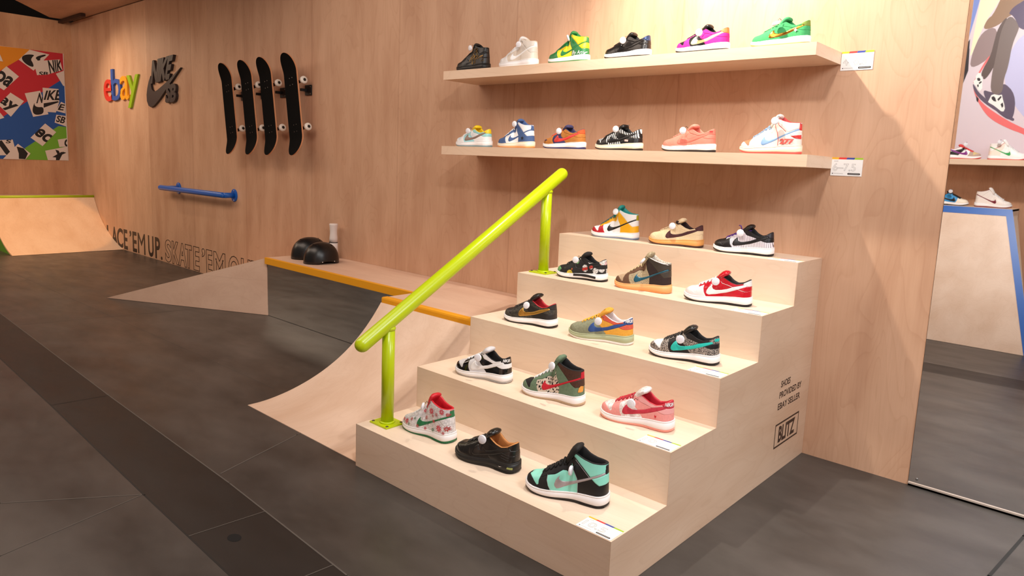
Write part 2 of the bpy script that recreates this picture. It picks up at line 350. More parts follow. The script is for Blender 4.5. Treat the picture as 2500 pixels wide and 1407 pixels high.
# light plywood canopy resting above the wall, cut on a diagonal, dark void beyond
bm = bmesh.new(); prism(bm, [(-9.79, -.95, 3.165), (-10.80, -.30, 3.165), (-10.80, .12, 3.165), (-4.4, .12, 3.165), (-4.4, -2.2, 3.165), (-7.9, -2.2, 3.165)], (0, 0, .04))
structure(bmobj('ceiling', bm, wood('ceiling_ply', (205, 172, 148), (188, 154, 130), 'x', .5)))
structure(boxo('ceiling_void', (-13, -8, 4.6), (4, 2, 4.65), plain((14, 11, 10), .9)))
structure(boxo('trim_1', (-10.93, -.16, 3.12), (-9.95, -.10, 3.16), plain((60, 34, 24), .7)))
structure(boxo('wall_void', (-13.2, -8, 0), (-13.1, 2, 4.6), plain((20, 14, 12), .9)))

# ------------------------------------------------------------------ stepped display
DEP = [-1.7265+.3528*k for k in range(5)]+[0.0]; RISE = .2; SW = 1.385
YELLOW = plain((244, 168, 26), .42, bump=.1, bscale=60); LIME = plain((188, 208, 10), .28, spec=.5); BLUE = plain((22, 96, 192), .38)
BLACK = plain((16, 14, 14), .5); INK = plain((58, 38, 28), .6)
st = thing('stair_display', 'five-step pale plywood stair display carrying fifteen sneakers', 'stairs', (0, 0, 0))
for k in range(5):
    z = RISE*(k+1)
    boxo('tread', (-SW, DEP[k], z-.018), (0, DEP[k+1] if k < 4 else -.001, z), MAPLE, st)
    boxo('riser', (-SW, DEP[k], z-RISE+(.001 if k == 0 else 0)), (0, DEP[k]+.018, z-.018), MAPLE, st)
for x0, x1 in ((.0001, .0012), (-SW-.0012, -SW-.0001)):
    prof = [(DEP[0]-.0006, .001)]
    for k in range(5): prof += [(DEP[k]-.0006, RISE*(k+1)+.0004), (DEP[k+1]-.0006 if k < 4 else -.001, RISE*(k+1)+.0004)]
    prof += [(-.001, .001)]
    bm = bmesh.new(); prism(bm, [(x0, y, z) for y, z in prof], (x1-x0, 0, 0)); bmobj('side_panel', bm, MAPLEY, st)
boxo('toe_kick', (-SW+.004, DEP[0]+.006, 0), (-.004, -.002, .001), BLACK, st)
# printed words and boxed seller mark on the right side panel
PX = .0016
def side_text(s, y0, y1, z0, z1, bold=0): return text_geo(s, (PX, y0, z0), (0, y1-y0, 0), (0, 0, z1-z0), bold=bold)
for s, y0, y1, z0, z1 in (('SHOES', -.378, -.265, .424, .456), ('PROVIDED BY', -.385, -.112, .372, .404), ('EBAY SELLER', -.392, -.118, .318, .350)):
    V, F = side_text(s, y0, y1, z0, z1, .022); raw('printed_words', V, F, INK, st)
V, F = side_text('BLITZ', -.352, -.150, .150, .230, .035); raw('printed_mark', V, F, INK, st)
bm = bmesh.new()
for lo, hi in (((PX, -.397, .131), (PX+.0003, -.106, .139)), ((PX, -.397, .241), (PX+.0003, -.106, .249)), ((PX, -.397, .139), (PX+.0003, -.391, .241)), ((PX, -.112, .139), (PX+.0003, -.106, .241))): box(bm, lo, hi)
bmobj('printed_frame', bm, INK, st)

# size cards: white cards with a slanted four-colour stripe, outline digits and a black pill
CW = plain((246, 243, 240), .45); CARD = [plain((250, 183, 40), .4), plain((228, 60, 56), .4), plain((62, 78, 160), .4), plain((166, 200, 56), .4)]
GREYL = plain((172, 166, 164), .6); GREYD = plain((60, 60, 66), .6)
def size_card(name, label, O, U, W_, n, digits, dig_u, show_small=True):
    """O lower-left, U across, W_ up, n outward normal"""
    O, U, W_, n = map(lambda v: np.array(v, float), (O, U, W_, n)); t = thing(name, label, 'sign', tuple(O), 0, 'size cards beside the sneakers'); Z = np.zeros(3)
    th = .0012; bm = bmesh.new(); prism(bm, [tuple(Z), tuple(U), tuple(U+W_), tuple(W_)], tuple(n*th)); bmobj('card', bm, CW, t)
    sk = .035
    for i in range(4):
        a, b = i/4, (i+1)/4
        q = [U*(a-(sk if i else 0))+W_*.90, U*(b-(sk if i < 3 else 0))+W_*.90, U*(b+(0 if i == 3 else 0))+W_*1.0, U*a+W_*1.0]
        bm = bmesh.new(); prism(bm, [tuple(v+n*th) for v in q], tuple(n*.0003)); bmobj('colour_stripe', bm, CARD[i], t)
    V, F = outline_geo(digits, U*.07+W_*.27+n*(th+.0001), U*dig_u, W_*.40, .0012, n*.0002); raw('size_number', V, F, GREYL, t)
    V, F = text_geo('SIZE', U*.09+W_*.76+n*(th+.0003), U*.13, W_*.07); raw('small_words', V, F, GREYL, t)
    V, F = text_geo('authenticity guarantee', U*.11+W_*.10+n*(th+.0003), U*.30, W_*.045); raw('small_words', V, F, GREYD, t)
    cu = U/np.linalg.norm(U); cw = W_/np.linalg.norm(W_); lw = np.linalg.norm(W_)
    r = .05*lw; bm = bmesh.new(); c0 = U*.58+W_*.12; c1 = U*.92+W_*.12
    ps = [c1+(cu*cos(a)+cw*sin(a))*r for a in np.linspace(-pi/2, pi/2, 8)]+[c0+(cu*cos(a)+cw*sin(a))*r for a in np.linspace(pi/2, 3*pi/2, 8)]
    prism(bm, [tuple(v+n*th) for v in ps], tuple(n*.0003)); bmobj('black_pill', bm, BLACK, t)
    bm = bmesh.new(); q = [c0-cw*r*.25, c1-cw*r*.25, c1+cw*r*.25, c0+cw*r*.25]; prism(bm, [tuple(v+n*(th+.0003)) for v in q], tuple(n*.0002)); bmobj('pill_words', bm, GREYL, t)
    bm = bmesh.new(); c = U*.07+W_*.12; prism(bm, [tuple(c+(cu*cos(a)+cw*sin(a))*r*.6+n*th) for a in np.linspace(0, 2*pi, 10)[:-1]], tuple(n*.0003)); bmobj('dot', bm, GREYD, t)
    return t
size_card('size_card', 'white size card reading 4 to 5.5 at the end of the upper shelf', (-.006, -.0015, 1.889), (.141, 0, 0), (0, 0, .086), (0, -1, 0), '4–5.5', .72)
size_card('size_card', 'white size card reading 6 to 7.5 at the end of the lower shelf', (-.002, -.0015, 1.401), (.141, 0, 0), (0, 0, .086), (0, -1, 0), '6–7.5', .72)
WD = ['bottom', 'second', 'middle', 'fourth', 'top']; DG = ['10.5', '10', '9.5', '9', '8']
for k in range(5):
    size_card('size_card', 'white size card lying on the right front corner of the %s step' % WD[k], (-.146, DEP[k]+.003, RISE*(k+1)+.0004), (.141, 0, 0), (0, .082, 0), (0, 0, 1), DG[k], .13*len(DG[k])+.1)

# ------------------------------------------------------------------ handrail
hr = thing('handrail', 'lime green tubular handrail standing on the left of the stair display', 'rail', (-1.298, -1.62, .2))
def W2L(t, p): return Vector(p)-t.location
bm = bmesh.new(); a, b = (-1.298, -1.79, .575), (-1.298, -.405, 1.362); P_, r_ = capsule_pts(W2L(hr, a), W2L(hr, b), .0335); tube(bm, P_, r_, 28); bmobj('rail_tube', bm, LIME, hr, True)
slope = (1.362-.575)/(1.79-.405)
for y0, zb in ((-1.62, .2), (-.555, .8)):
    zt = .575+slope*(y0+1.79)
    bm = bmesh.new(); tube(bm, [W2L(hr, (-1.298, y0, zb+.004)), W2L(hr, (-1.298, y0, zt))], .0285, 28); po = bmobj('post', bm, LIME, hr, True)
    bm = bmesh.new(); box(bm, W2L(hr, (-1.360, y0-.052, zb)), W2L(hr, (-1.238, y0+.052, zb+.008))); bp = bmobj('base_plate', bm, LIME, po, bevel=.002)
    bm = bmesh.new(); lathe(bm, [(.036, zb-.2+.008), (.033, zb-.2+.013), (.0285, zb-.2+.015)], 28, (0, y0+1.62, 0)); bmobj('weld', bm, LIME, po, True)
    bm = bmesh.new(); lathe(bm, [(.0295, -.008), (.0325, 0), (.0295, .008)], 28, (0, y0+1.62, zt-.2-.028)); bmobj('weld', bm, LIME, po, True)
    for sx in (-1, 1):
        for sy in (-1, 1):
            bm = bmesh.new(); lathe(bm, [(.007, 0), (.0065, .003), (.003, .0045)], 12, (sx*.050, y0+1.62+sy*.040, zb-.2+.008)); bmobj('bolt', bm, plain((150, 150, 120), .3, 1), bp)

# ------------------------------------------------------------------ shelves
for z0, z1, x1, lb in ((1.918, 1.973, -.0075, 'thick plywood upper wall shelf with six small sneakers'), (1.433, 1.488, .0, 'thick plywood lower wall shelf with six sneakers above the stairs')):
    t = thing('wall_shelf', lb, 'shelf', (-1.2, -.001, z0), 0)
    for nm, lo, hi in (('top_board', (-2.41, -.333, z1-.004), (x1, -.001, z1)), ('front_board', (-2.41, -.333, z0), (x1, -.321, z1-.004)), ('bottom_board', (-2.41, -.321, z0), (x1, -.001, z0+.012)), ('end_cap', (x1-.012, -.321, z0+.012), (x1, -.001, z1-.004)), ('end_cap', (-2.41, -.321, z0+.012), (-2.398, -.001, z1-.004))):
        bm = bmesh.new(); box(bm, Vector(lo)-t.location, Vector(hi)-t.location); bmobj(nm, bm, MAPLEX, t)

# ------------------------------------------------------------------ quarter pipe beside the stairs
XA, XB = -2.43, -1.388
prof = [(-1.705, 0), (-1.56, .008), (-1.435, .03), (-1.306, .070), (-1.17, .133), (-1.048, .208), (-.971, .272), (-.902, .342), (-.847, .410), (-.80, .472)]
py = np.array([p[0] for p in prof]); pz = np.array([p[1] for p in prof])
yy = np.linspace(-1.705, -.80, 40); co = np.polyfit(py, pz, 4); zz_ = np.maximum(np.polyval(co, yy), 0); zz_ = np.where(yy < -1.68, 0, zz_); zz_[-1] = .472
qp = thing('quarter_pipe', 'curved plywood quarter pipe with yellow coping left of the stairs', 'ramp', (-1.9, -1.2, 0))
def surf_strip(name, xs, pts, th, mat, parent, off):
    V, F = [], []
    for x in xs:
        for (y, z) in pts: V.append(Vector((x, y, z+.003))-off)
    n = len(pts)
    for x in xs:
        for (y, z) in pts: V.append(Vector((x, y, max(z-th, 0)))-off)
    for i in range(n-1): F += [(i, i+1, n+i+1, n+i), (2*n+i, 3*n+i, 3*n+i+1, 2*n+i+1), (i, 2*n+i, 2*n+i+1, i+1), (n+i, n+i+1, 3*n+i+1, 3*n+i)]
    F += [(0, n, 3*n, 2*n), (n-1, 3*n-1, 4*n-1, 2*n-1)]
    return raw(name, V, F, mat, parent)
surf_strip('riding_surface', (XA, XB), list(zip(yy, zz_)), .010, RAMPW, qp, qp.location)
bm = bmesh.new(); poly = [(XA+.02, y, max(z-.012, .0)) for y, z in zip(yy[3:], zz_[3:])]+[(XA+.02, -.80, 0)]
prism(bm, [tuple(Vector(p)-qp.location) for p in poly], (.018, 0, 0)); bmobj('side_panel', bm, RAMPW, qp)
bm = bmesh.new(); box(bm, Vector((XA, -.80, .46))-qp.location, Vector((XB, -.745, .512))-qp.location); bmobj('coping', bm, YELLOW, qp, bevel=.012)
bm = bmesh.new(); box(bm, Vector((XA, -.745, .485))-qp.location, Vector((XB, -.002, .506))-qp.location); bmobj('deck', bm, KICKW, qp)
bm = bmesh.new(); box(bm, Vector((XA+.02, -.79, 0))-qp.location, Vector((XB-.01, -.76, .46))-qp.location); bmobj('back_board', bm, RAMPW, qp)

# ------------------------------------------------------------------ low bench box with mirrored front
bn = thing('ledge_box', 'low grind ledge with yellow edge and mirrored front against the wall', 'ledge', (-3.4, -.25, 0))
def lb(o, lo, hi): return Vector(lo)-o.location, Vector(hi)-o.location
bm = bmesh.new(); box(bm, *lb(bn, (-4.40, -.502, .484), (XA-.001, -.002, .506))); bmobj('top_board', bm, KICKW, bn)
bm = bmesh.new(); box(bm, *lb(bn, (-4.40, -.530, .452), (XA-.001, -.502, .508))); bmobj('edge_strip', bm, YELLOW, bn, bevel=.003)
bm = bmesh.new(); box(bm, *lb(bn, (-4.392, -.506, .003), (XA-.003, -.500, .470))); bmobj('mirror_panel', bm, MIRROR, bn)
bm = bmesh.new(); box(bm, *lb(bn, (-4.388, -.499, 0), (XA-.003, -.478, .484))); bmobj('front_board', bm, BLACK, bn)
# flared kicker wedge leading up to it
kk = thing('kicker_ramp', 'flared plywood kicker wedge rising to the low ledge', 'ramp', (-5, -.4, 0))
A, Bq, T_, Tp, Fq, Bp = [Vector(v) for v in ((-5.905, -1.282, .002), (-4.392, -.508, .002), (-4.404, -.508, .502), (-4.404, -.002, .502), (-5.905, -.002, .002), (-4.404, -.002, .002))]
V = [v-kk.location for v in (A, Bq, T_, Tp, Fq, Bp)]
raw('side_face', [V[0], V[1], V[2], V[0]+Vector((.01, .02, 0)), V[1]+Vector((0, .012, 0)), V[2]+Vector((0, .012, -.004))], [(0, 1, 2), (5, 4, 3), (0, 3, 4, 1), (1, 4, 5, 2), (2, 5, 3, 0)], KICKW, kk)
raw('riding_surface', [V[0], V[2], V[3], V[4], V[5]], [(0, 1, 2), (0, 2, 3), (2, 4, 3)], KICKW, kk)

# ------------------------------------------------------------------ far left quarter pipe with lime coping
lp = thing('quarter_pipe', 'orange-lit plywood quarter pipe with lime coping by the sticker poster', 'ramp', (-10.5, -.6, 0))
pf = [(-9.16, .003), (-9.32, .035), (-9.503, .091), (-9.682, .171), (-9.838, .25), (-10.02, .37), (-10.145, .50), (-10.22, .60), (-10.25, .645)]
xs = np.linspace(-9.16, -10.25, 36); zq = np.interp(-xs, [-p[0] for p in pf], [p[1] for p in pf]); k5 = np.ones(5)/5; zq[2:-2] = np.convolve(zq, k5, 'valid')
V, F = [], []; n = len(xs)
for y in (-1.27, -.003):
    for x, z in zip(xs, zq): V.append(Vector((x, y, z))-lp.location)
for y in (-1.27, -.003):
    for x, z in zip(xs, zq): V.append(Vector((x-.004, y, max(z-.02, 0)))-lp.location)
for i in range(n-1): F += [(i, n+i, n+i+1, i+1), (2*n+i, 2*n+i+1, 3*n+i+1, 3*n+i), (i, i+1, 2*n+i+1, 2*n+i), (n+i, 3*n+i, 3*n+i+1, n+i+1)]
raw('riding_surface', V, F, MAPLEX, lp)
bm = bmesh.new(); prism(bm, [tuple(Vector((x, -1.265, max(z-.008, 0)))-lp.location) for x, z in zip(xs, zq)]+[tuple(Vector((-10.9, -1.265, .64))-lp.location), tuple(Vector((-10.9, -1.265, 0))-lp.location)], (0, .018, 0)); bmobj('side_panel', bm, plain((92, 160, 60), .5), lp)
bm = bmesh.new(); tube(bm, [Vector((-10.262, -1.28, .655))-lp.location, Vector((-10.262, -.003, .655))-lp.location], .020, 16); bmobj('coping', bm, plain((170, 205, 30), .4), lp, True)
bm = bmesh.new(); box(bm, *lb(lp, (-10.925, -1.265, .63), (-10.27, -.003, .648))); bmobj('deck', bm, MAPLEX, lp)

# ------------------------------------------------------------------ sticker poster on the left wall
def clip(poly, win):
    """Sutherland-Hodgman, convex window"""
    def area2(p): return sum(p[i][0]*p[(i+1) % len(p)][1]-p[(i+1) % len(p)][0]*p[i][1] for i in range(len(p)))
    if area2(win) < 0: win = win[::-1]
    out = list(poly)
    for i in range(len(win)):
        a, b = win[i], win[(i+1) % len(win)]; inp, out = out, []
        def side(p): return (b[0]-a[0])*(p[1]-a[1])-(b[1]-a[1])*(p[0]-a[0])
        for j in range(len(inp)):
            p, q = inp[j], inp[(j+1) % len(inp)]; sp_, sq = side(p), side(q)
            if sp_ >= 0: out.append(p)
            if sp_*sq < 0: t = sp_/(sp_-sq); out.append((p[0]+(q[0]-p[0])*t, p[1]+(q[1]-p[1])*t))
        if not out: return []
    return out
def soften(p, n=3):
    for _ in range(n):
        q = []
        for a, b in zip(p, p[1:]+p[:1]): q += [(a[0]*.75+b[0]*.25, a[1]*.75+b[1]*.25), (a[0]*.25+b[0]*.75, a[1]*.25+b[1]*.75)]
        p = q
    return p
class Sheet:
    """one flat print: stacked coloured shapes a fraction of a millimetre apart, one mesh, several inks"""
    def __init__(s, place, frame): s.place = place; s.frame = frame; s.V = []; s.F = []; s.M = []; s.mats = []
    def add(s, poly, mat, lift, win=None):
        for wn in ([s.frame] if win is None else [win, s.frame]):
            poly = clip(poly, wn)
            if len(poly) < 3: return
        if mat not in s.mats: s.mats.append(mat)
        k = len(s.V); s.V += [s.place(p[0], p[1], lift) for p in poly]; s.F.append(tuple(range(k, k+len(poly)))); s.M.append(s.mats.index(mat))
    def concave(s, poly, mat, lift, win=None):
        from mathutils.geometry import tessellate_polygon
        for t in tessellate_polygon([[Vector((p[0], p[1], 0)) for p in poly]]): s.add([poly[i] for i in t], mat, lift, win)
    def text(s, string, quad, mat, lift, win=None, bold=.03, shear=.15):
        V, F, _ = glyphs(string, bold, shear); q = [np.array(p) for p in quad]
        P = [tuple(q[3]*(1-a)*(1-b)+q[2]*a*(1-b)+q[1]*a*b+q[0]*(1-a)*b) for a, b in V]
        for f in F: s.add([P[i] for i in f], mat, lift, win)
    def build(s, name, parent):
        me = bpy.data.meshes.new(name); me.from_pydata([tuple(v) for v in s.V], [], s.F); me.update()
        for m in s.mats: me.materials.append(m)
        me.polygons.foreach_set('material_index', s.M); return link(name, me, None, parent)
POSTER_BG={'orange': [(-1.716, 2.7), (-0.878, 2.695), (-0.52, 2.698), (-0.668, 2.538), (-0.895, 2.361), (-1.782, 1.63)], 'red': [(-0.52, 2.698), (-0.12, 2.697), (-0.119, 2.343), (-0.182, 2.298), (-0.608, 1.96), (-0.93, 1.704), (-1.816, 1.064), (-1.782, 1.63), (-0.895, 2.361), (-0.668, 2.538)], 'blue': [(-0.119, 2.343), (-0.182, 2.298), (-0.608, 1.96), (-0.93, 1.704), (-1.812, 1.132), (-0.712, 1.141), (-0.651, 1.313), (-0.222, 1.649), (-0.121, 1.643)], 'green': [(-0.651, 1.313), (-0.222, 1.649), (-0.121, 1.643), (-0.12, 1.152), (-0.712, 1.141)]}
POSTER_CARDS=[[(-0.668, 2.538), (-0.531, 2.694), (-0.292, 2.661), (-0.497, 2.409)], [(-0.491, 2.537), (-0.366, 2.578), (-0.311, 2.377), (-0.457, 2.351)], [(-0.372, 2.565), (-0.163, 2.608), (-0.133, 2.46), (-0.31, 2.383)], [(-0.222, 2.399), (-0.114, 2.456), (-0.116, 2.237), (-0.135, 2.235)], [(-0.959, 2.282), (-0.817, 2.429), (-0.677, 2.306), (-0.864, 2.098), (-0.966, 2.164)], [(-0.94, 1.894), (-0.789, 2.073), (-0.634, 1.97), (-0.801, 1.74)], [(-0.964, 1.809), (-0.925, 1.788), (-0.878, 1.72), (-0.961, 1.684)], [(-0.62, 2.08), (-0.43, 2.136), (-0.342, 1.81), (-0.534, 1.758)], [(-0.398, 2.182), (-0.198, 2.184), (-0.196, 1.997), (-0.247, 1.842), (-0.401, 1.842)], [(-0.173, 2.003), (-0.123, 1.978), (-0.127, 1.839), (-0.246, 1.867)], [(-0.243, 1.811), (-0.12, 1.802), (-0.123, 1.649), (-0.27, 1.696)], [(-0.39, 1.675), (-0.256, 1.558), (-0.438, 1.347), (-0.58, 1.461)], [(-0.242, 1.451), (-0.123, 1.477), (-0.122, 1.355), (-0.225, 1.344)], [(-0.408, 1.282), (-0.117, 1.358), (-0.122, 1.154), (-0.38, 1.146)], [(-0.986, 1.404), (-0.797, 1.423), (-0.756, 1.204), (-0.997, 1.195)], [(-0.737, 1.367), (-0.591, 1.235), (-0.659, 1.145), (-0.929, 1.142)], [(-0.923, 2.591), (-0.884, 2.579), (-0.854, 2.489), (-0.928, 2.491)]]
POSTER_BLACK=[(0, [(-0.636, 2.56), (-0.613, 2.605), (-0.544, 2.63), (-0.471, 2.63), (-0.509, 2.589), (-0.522, 2.551), (-0.502, 2.523), (-0.489, 2.459), (-0.542, 2.464), (-0.603, 2.504)]), (0, [(-0.477, 2.599), (-0.341, 2.66), (-0.331, 2.637), (-0.43, 2.587), (-0.349, 2.476), (-0.299, 2.384), (-0.332, 2.38), (-0.432, 2.551)]), (8, [(-0.395, 1.961), (-0.217, 2.008), (-0.196, 1.997), (-0.398, 1.898)]), (7, [(-0.507, 1.969), (-0.539, 1.868), (-0.531, 1.807), (-0.49, 1.786), (-0.402, 1.811), (-0.397, 1.911), (-0.473, 1.898), (-0.51, 1.92)]), (14, [(-0.987, 1.389), (-0.925, 1.404), (-0.822, 1.226), (-0.855, 1.176), (-0.894, 1.223)]), (15, [(-0.755, 1.327), (-0.672, 1.306), (-0.623, 1.233), (-0.659, 1.151), (-0.737, 1.155), (-0.734, 1.229)]), (13, [(-0.276, 1.195), (-0.205, 1.275), (-0.183, 1.256), (-0.233, 1.151), (-0.278, 1.149)])]
POSTER_TEXT=[('SB', 1, [(-0.439, 2.404), (-0.32, 2.412), (-0.322, 2.357), (-0.436, 2.343)]), ('NIK', 2, [(-0.329, 2.574), (-0.141, 2.608), (-0.136, 2.459), (-0.294, 2.385)]), ('oa', 4, [(-0.914, 2.394), (-0.728, 2.262), (-0.812, 2.133), (-0.962, 2.235)]), ('ay', 5, [(-0.883, 2.031), (-0.7, 1.903), (-0.795, 1.762), (-0.95, 1.893)]), ('N', 7, [(-0.453, 2.103), (-0.388, 2.116), (-0.4, 1.966), (-0.487, 1.952)]), ('IKE', 8, [(-0.37, 2.142), (-0.154, 2.177), (-0.172, 2.024), (-0.393, 2.01)]), ('SB', 10, [(-0.238, 1.805), (-0.121, 1.783), (-0.148, 1.685), (-0.253, 1.71)]), ('ec', 11, [(-0.46, 1.621), (-0.29, 1.493), (-0.378, 1.388), (-0.545, 1.516)]), ('o', 12, [(-0.157, 1.462), (-0.083, 1.466), (-0.088, 1.356), (-0.157, 1.353)]), ('y', 13, [(-0.304, 1.309), (-0.138, 1.264), (-0.164, 1.173), (-0.321, 1.194)]), ('S', 14, [(-0.884, 1.418), (-0.812, 1.422), (-0.815, 1.37), (-0.881, 1.367)]), ('E', 9, [(-0.197, 1.972), (-0.124, 1.966), (-0.134, 1.877), (-0.223, 1.882)])]
SKATE_PRINT=[('pool', [(-0.371, 1.576), (0.273, 1.553), (0.749, 1.57), (0.538, 3.272), (-0.58, 3.428)]), ('sky', [(-0.5, 3.417), (-0.281, 3.386), (-0.297, 3.132), (-0.373, 2.651), (-0.39, 2.457)]), ('cream', [(-0.281, 3.386), (-0.071, 3.357), (-0.13, 3.113), (-0.235, 2.927), (-0.318, 2.577), (-0.324, 2.665)]), ('brown', [(-0.071, 3.357), (0.538, 3.272), (0.578, 2.952), (0.064, 2.99), (-0.039, 2.968), (-0.124, 2.874), (-0.248, 2.842), (-0.222, 2.943), (-0.167, 2.989)]), ('grey', [(-0.309, 2.638), (-0.248, 2.842), (-0.117, 2.873), (-0.129, 2.599), (-0.313, 2.47)]), ('black', [(-0.37, 2.42), (-0.367, 2.597), (-0.334, 2.683), (-0.321, 2.471), (-0.37, 2.277)]), ('lilac', [(-0.006, 2.625), (0.086, 2.804), (0.568, 3.032), (0.739, 1.652), (0.303, 1.898), (0.091, 2.115), (-0.028, 2.369)]), ('red', [(-0.153, 2.61), (-0.186, 2.568), (-0.257, 2.388), (-0.272, 2.344), (-0.251, 2.37), (-0.176, 2.546), (-0.141, 2.6)]), ('red', [(-0.268, 2.344), (-0.252, 2.273), (-0.169, 2.155), (-0.043, 2.056), (0.078, 1.976), (0.192, 1.915), (0.383, 1.813), (0.734, 1.693), (0.745, 1.603), (0.317, 1.778), (0.198, 1.863), (0.086, 1.906), (-0.074, 1.995), (-0.161, 2.093), (-0.245, 2.246)]), ('dark', [(-0.027, 2.36), (0.091, 2.235), (0.103, 2.011), (0.046, 1.994), (-0.131, 2.163), (-0.184, 2.288), (-0.112, 2.259), (-0.02, 2.239)]), ('pants', [(-0.048, 2.977), (-0.123, 2.865), (-0.141, 2.704), (-0.152, 2.601), (-0.217, 2.439), (-0.189, 2.394), (-0.102, 2.494), (-0.069, 2.724)]), ('pants2', [(-0.048, 2.977), (0.036, 2.884), (0.048, 2.841), (0.008, 2.693), (0.002, 2.488), (-0.021, 2.377), (-0.016, 2.234), (-0.114, 2.242), (-0.124, 2.426), (-0.107, 2.598), (-0.097, 2.829)]), ('shirt', [(-0.055, 2.978), (-0.019, 3.041), (0.053, 3.083), (0.211, 3.236), (0.379, 2.973), (0.194, 2.803), (0.05, 2.824), (0.019, 2.903), (-0.025, 2.966)]), ('dark', [(-0.273, 2.353), (-0.247, 2.264), (-0.179, 2.182), (-0.087, 2.109), (0.01, 2.046), (0.076, 1.993), (0.106, 1.985), (0.107, 2.011), (0.041, 2.037), (-0.066, 2.118), (-0.143, 2.199), (-0.212, 2.263), (-0.245, 2.317)]), ('white', [(-0.266, 2.366), (-0.251, 2.388), (-0.249, 2.421), (-0.232, 2.447), (-0.212, 2.439), (-0.204, 2.41), (-0.191, 2.389), (-0.189, 2.341), (-0.185, 2.297), (-0.201, 2.273), (-0.217, 2.282), (-0.235, 2.316), (-0.256, 2.339)]), ('white', [(-0.123, 2.167), (-0.113, 2.198), (-0.103, 2.231), (-0.08, 2.239), (-0.043, 2.229), (-0.018, 2.232), (-0.007, 2.195), (0.011, 2.142), (0.021, 2.103), (0.014, 2.076), (-0.005, 2.076), (-0.033, 2.1), (-0.075, 2.135), (-0.103, 2.152)]), ('black', [(-0.24, 2.394), (-0.222, 2.4), (-0.209, 2.386), (-0.212, 2.367), (-0.231, 2.371)]), ('black', [(-0.221, 2.351), (-0.201, 2.368), (-0.195, 2.355), (-0.213, 2.338)]), ('black', [(-0.232, 2.332), (-0.219, 2.338), (-0.216, 2.316), (-0.223, 2.307)]), ('black', [(-0.099, 2.213), (-0.082, 2.221), (-0.068, 2.205), (-0.055, 2.168), (-0.077, 2.174), (-0.096, 2.194)]), ('black', [(-0.05, 2.191), (-0.025, 2.222), (-0.018, 2.209), (-0.039, 2.173)]), ('black', [(-0.019, 2.143), (-0.003, 2.16), (0.007, 2.125), (-0.003, 2.108)]), ('black', [(-0.227, 2.228), (-0.203, 2.2), (-0.204, 2.165), (-0.218, 2.183)]), ('pants', [(-0.147, 2.592), (-0.114, 2.598), (-0.11, 2.494), (-0.171, 2.375), (-0.197, 2.398), (-0.168, 2.48)]), ('black', [(-0.409, 2.618), (-0.34, 2.772), (-0.327, 2.524), (-0.378, 2.349)])]

ps = thing('wall_poster', 'wall poster of black and white stickers over orange, red, blue and green', 'poster', (-10.93, -1.0, 1.9))
boxo('backing', (0, -.9, -.753), (.006, .888, .797), CW, ps)
frame = [(-1.9, 1.147), (-.112, 1.147), (-.112, 2.697), (-1.9, 2.697)]
sh = Sheet(lambda y, z, l: Vector((.006+l, y+1.0, z-1.9)), frame)
INKS = {'orange': plain((226, 142, 20), .55), 'red': plain((196, 36, 52), .55), 'blue': plain((26, 84, 166), .55), 'green': plain((112, 178, 48), .55)}
for k, v in POSTER_BG.items(): sh.concave(v, INKS[k], .0004)
PW = plain((226, 214, 208), .55); PB = plain((22, 18, 20), .55)
for i, v in enumerate(POSTER_CARDS): sh.add(v, PW, .0008+.0003*i)
for i, v in POSTER_BLACK: sh.concave(soften(v, 2) if len(v) > 6 else v, PB, .0010+.0003*i, POSTER_CARDS[i])
for t_, i, v in POSTER_TEXT: sh.text(t_, v, PB, .0011+.0003*i, POSTER_CARDS[i])
sh.build('print', ps)

# ------------------------------------------------------------------ raised letters on the back wall
lg = thing('letter_sign', 'raised four-letter word in red, blue, yellow and green on the plywood wall', 'sign', (-9.0, 0, 2.1))
for ch, x0, x1, z0, z1, c in (('e', -9.61, -9.30, 1.985, 2.275, (222, 62, 48)), ('b', -9.33, -8.99, 1.990, 2.400, (52, 92, 176)), ('a', -9.02, -8.72, 1.990, 2.292, (250, 172, 30)), ('y', -8.78, -8.40, 1.885, 2.292, (158, 200, 22))):
    V, F = text_geo(ch, (x0+9.0, -.026, z0-2.1), (x1-x0, 0, 0), (0, 0, z1-z0), bold=.004, depth=(0, .025, 0)); raw('letter', V, F, plain(c, .45), lg)
DK = plain((52, 44, 46), .5)
ns = thing('logo_sign', 'raised black logo with curved tick and slanted letters, right of the coloured word', 'sign', (-7.7, 0, 2.1))
sw = [(-8.011, 2.25), (-8.07, 2.19), (-8.12, 2.11), (-8.149, 2.03), (-8.143, 1.955), (-8.10, 1.90), (-8.041, 1.881), (-7.96, 1.890), (-7.89, 1.915), (-7.757, 1.975), (-7.548, 2.09), (-7.161, 2.303), (-7.531, 2.165), (-7.817, 2.078), (-7.885, 2.064), (-7.94, 2.066), (-7.985, 2.09), (-8.005, 2.13), (-8.012, 2.18)]
bm = bmesh.new(); prism(bm, [(x+7.7, -.026, z-2.1) for x, z in sw], (0, .025, 0)); bmobj('tick', bm, DK, ns)
def skew_text(s, tl, tr, br, bl, parent, bold, y=-.032):
    tl, tr, br, bl = [np.array((p[0]+7.7, y, p[1]-2.1)) for p in (tl, tr, br, bl)]; V, F, _ = glyphs(s, bold, 0, .92); n = len(V)
    P = [bl*(1-a)*(1-b)+br*a*(1-b)+tr*a*b+tl*(1-a)*b for a, b in V]; D = np.array((0, -y-.001, 0)); P2 = P+[p+D for p in P]
    F2 = [tuple(f) for f in F]+[tuple(i+n for i in reversed(f)) for f in F]; cnt = set((a, b) for f in F for a, b in zip(f, f[1:]+f[:1]))
    F2 += [(b, a, a+n, b+n) for a, b in cnt if (b, a) not in cnt]; return raw('letters', P2, F2, DK, parent)
skew_text('NIKE', (-7.93, 2.425), (-7.33, 2.455), (-7.47, 2.185), (-8.0, 2.155), ns, .05)
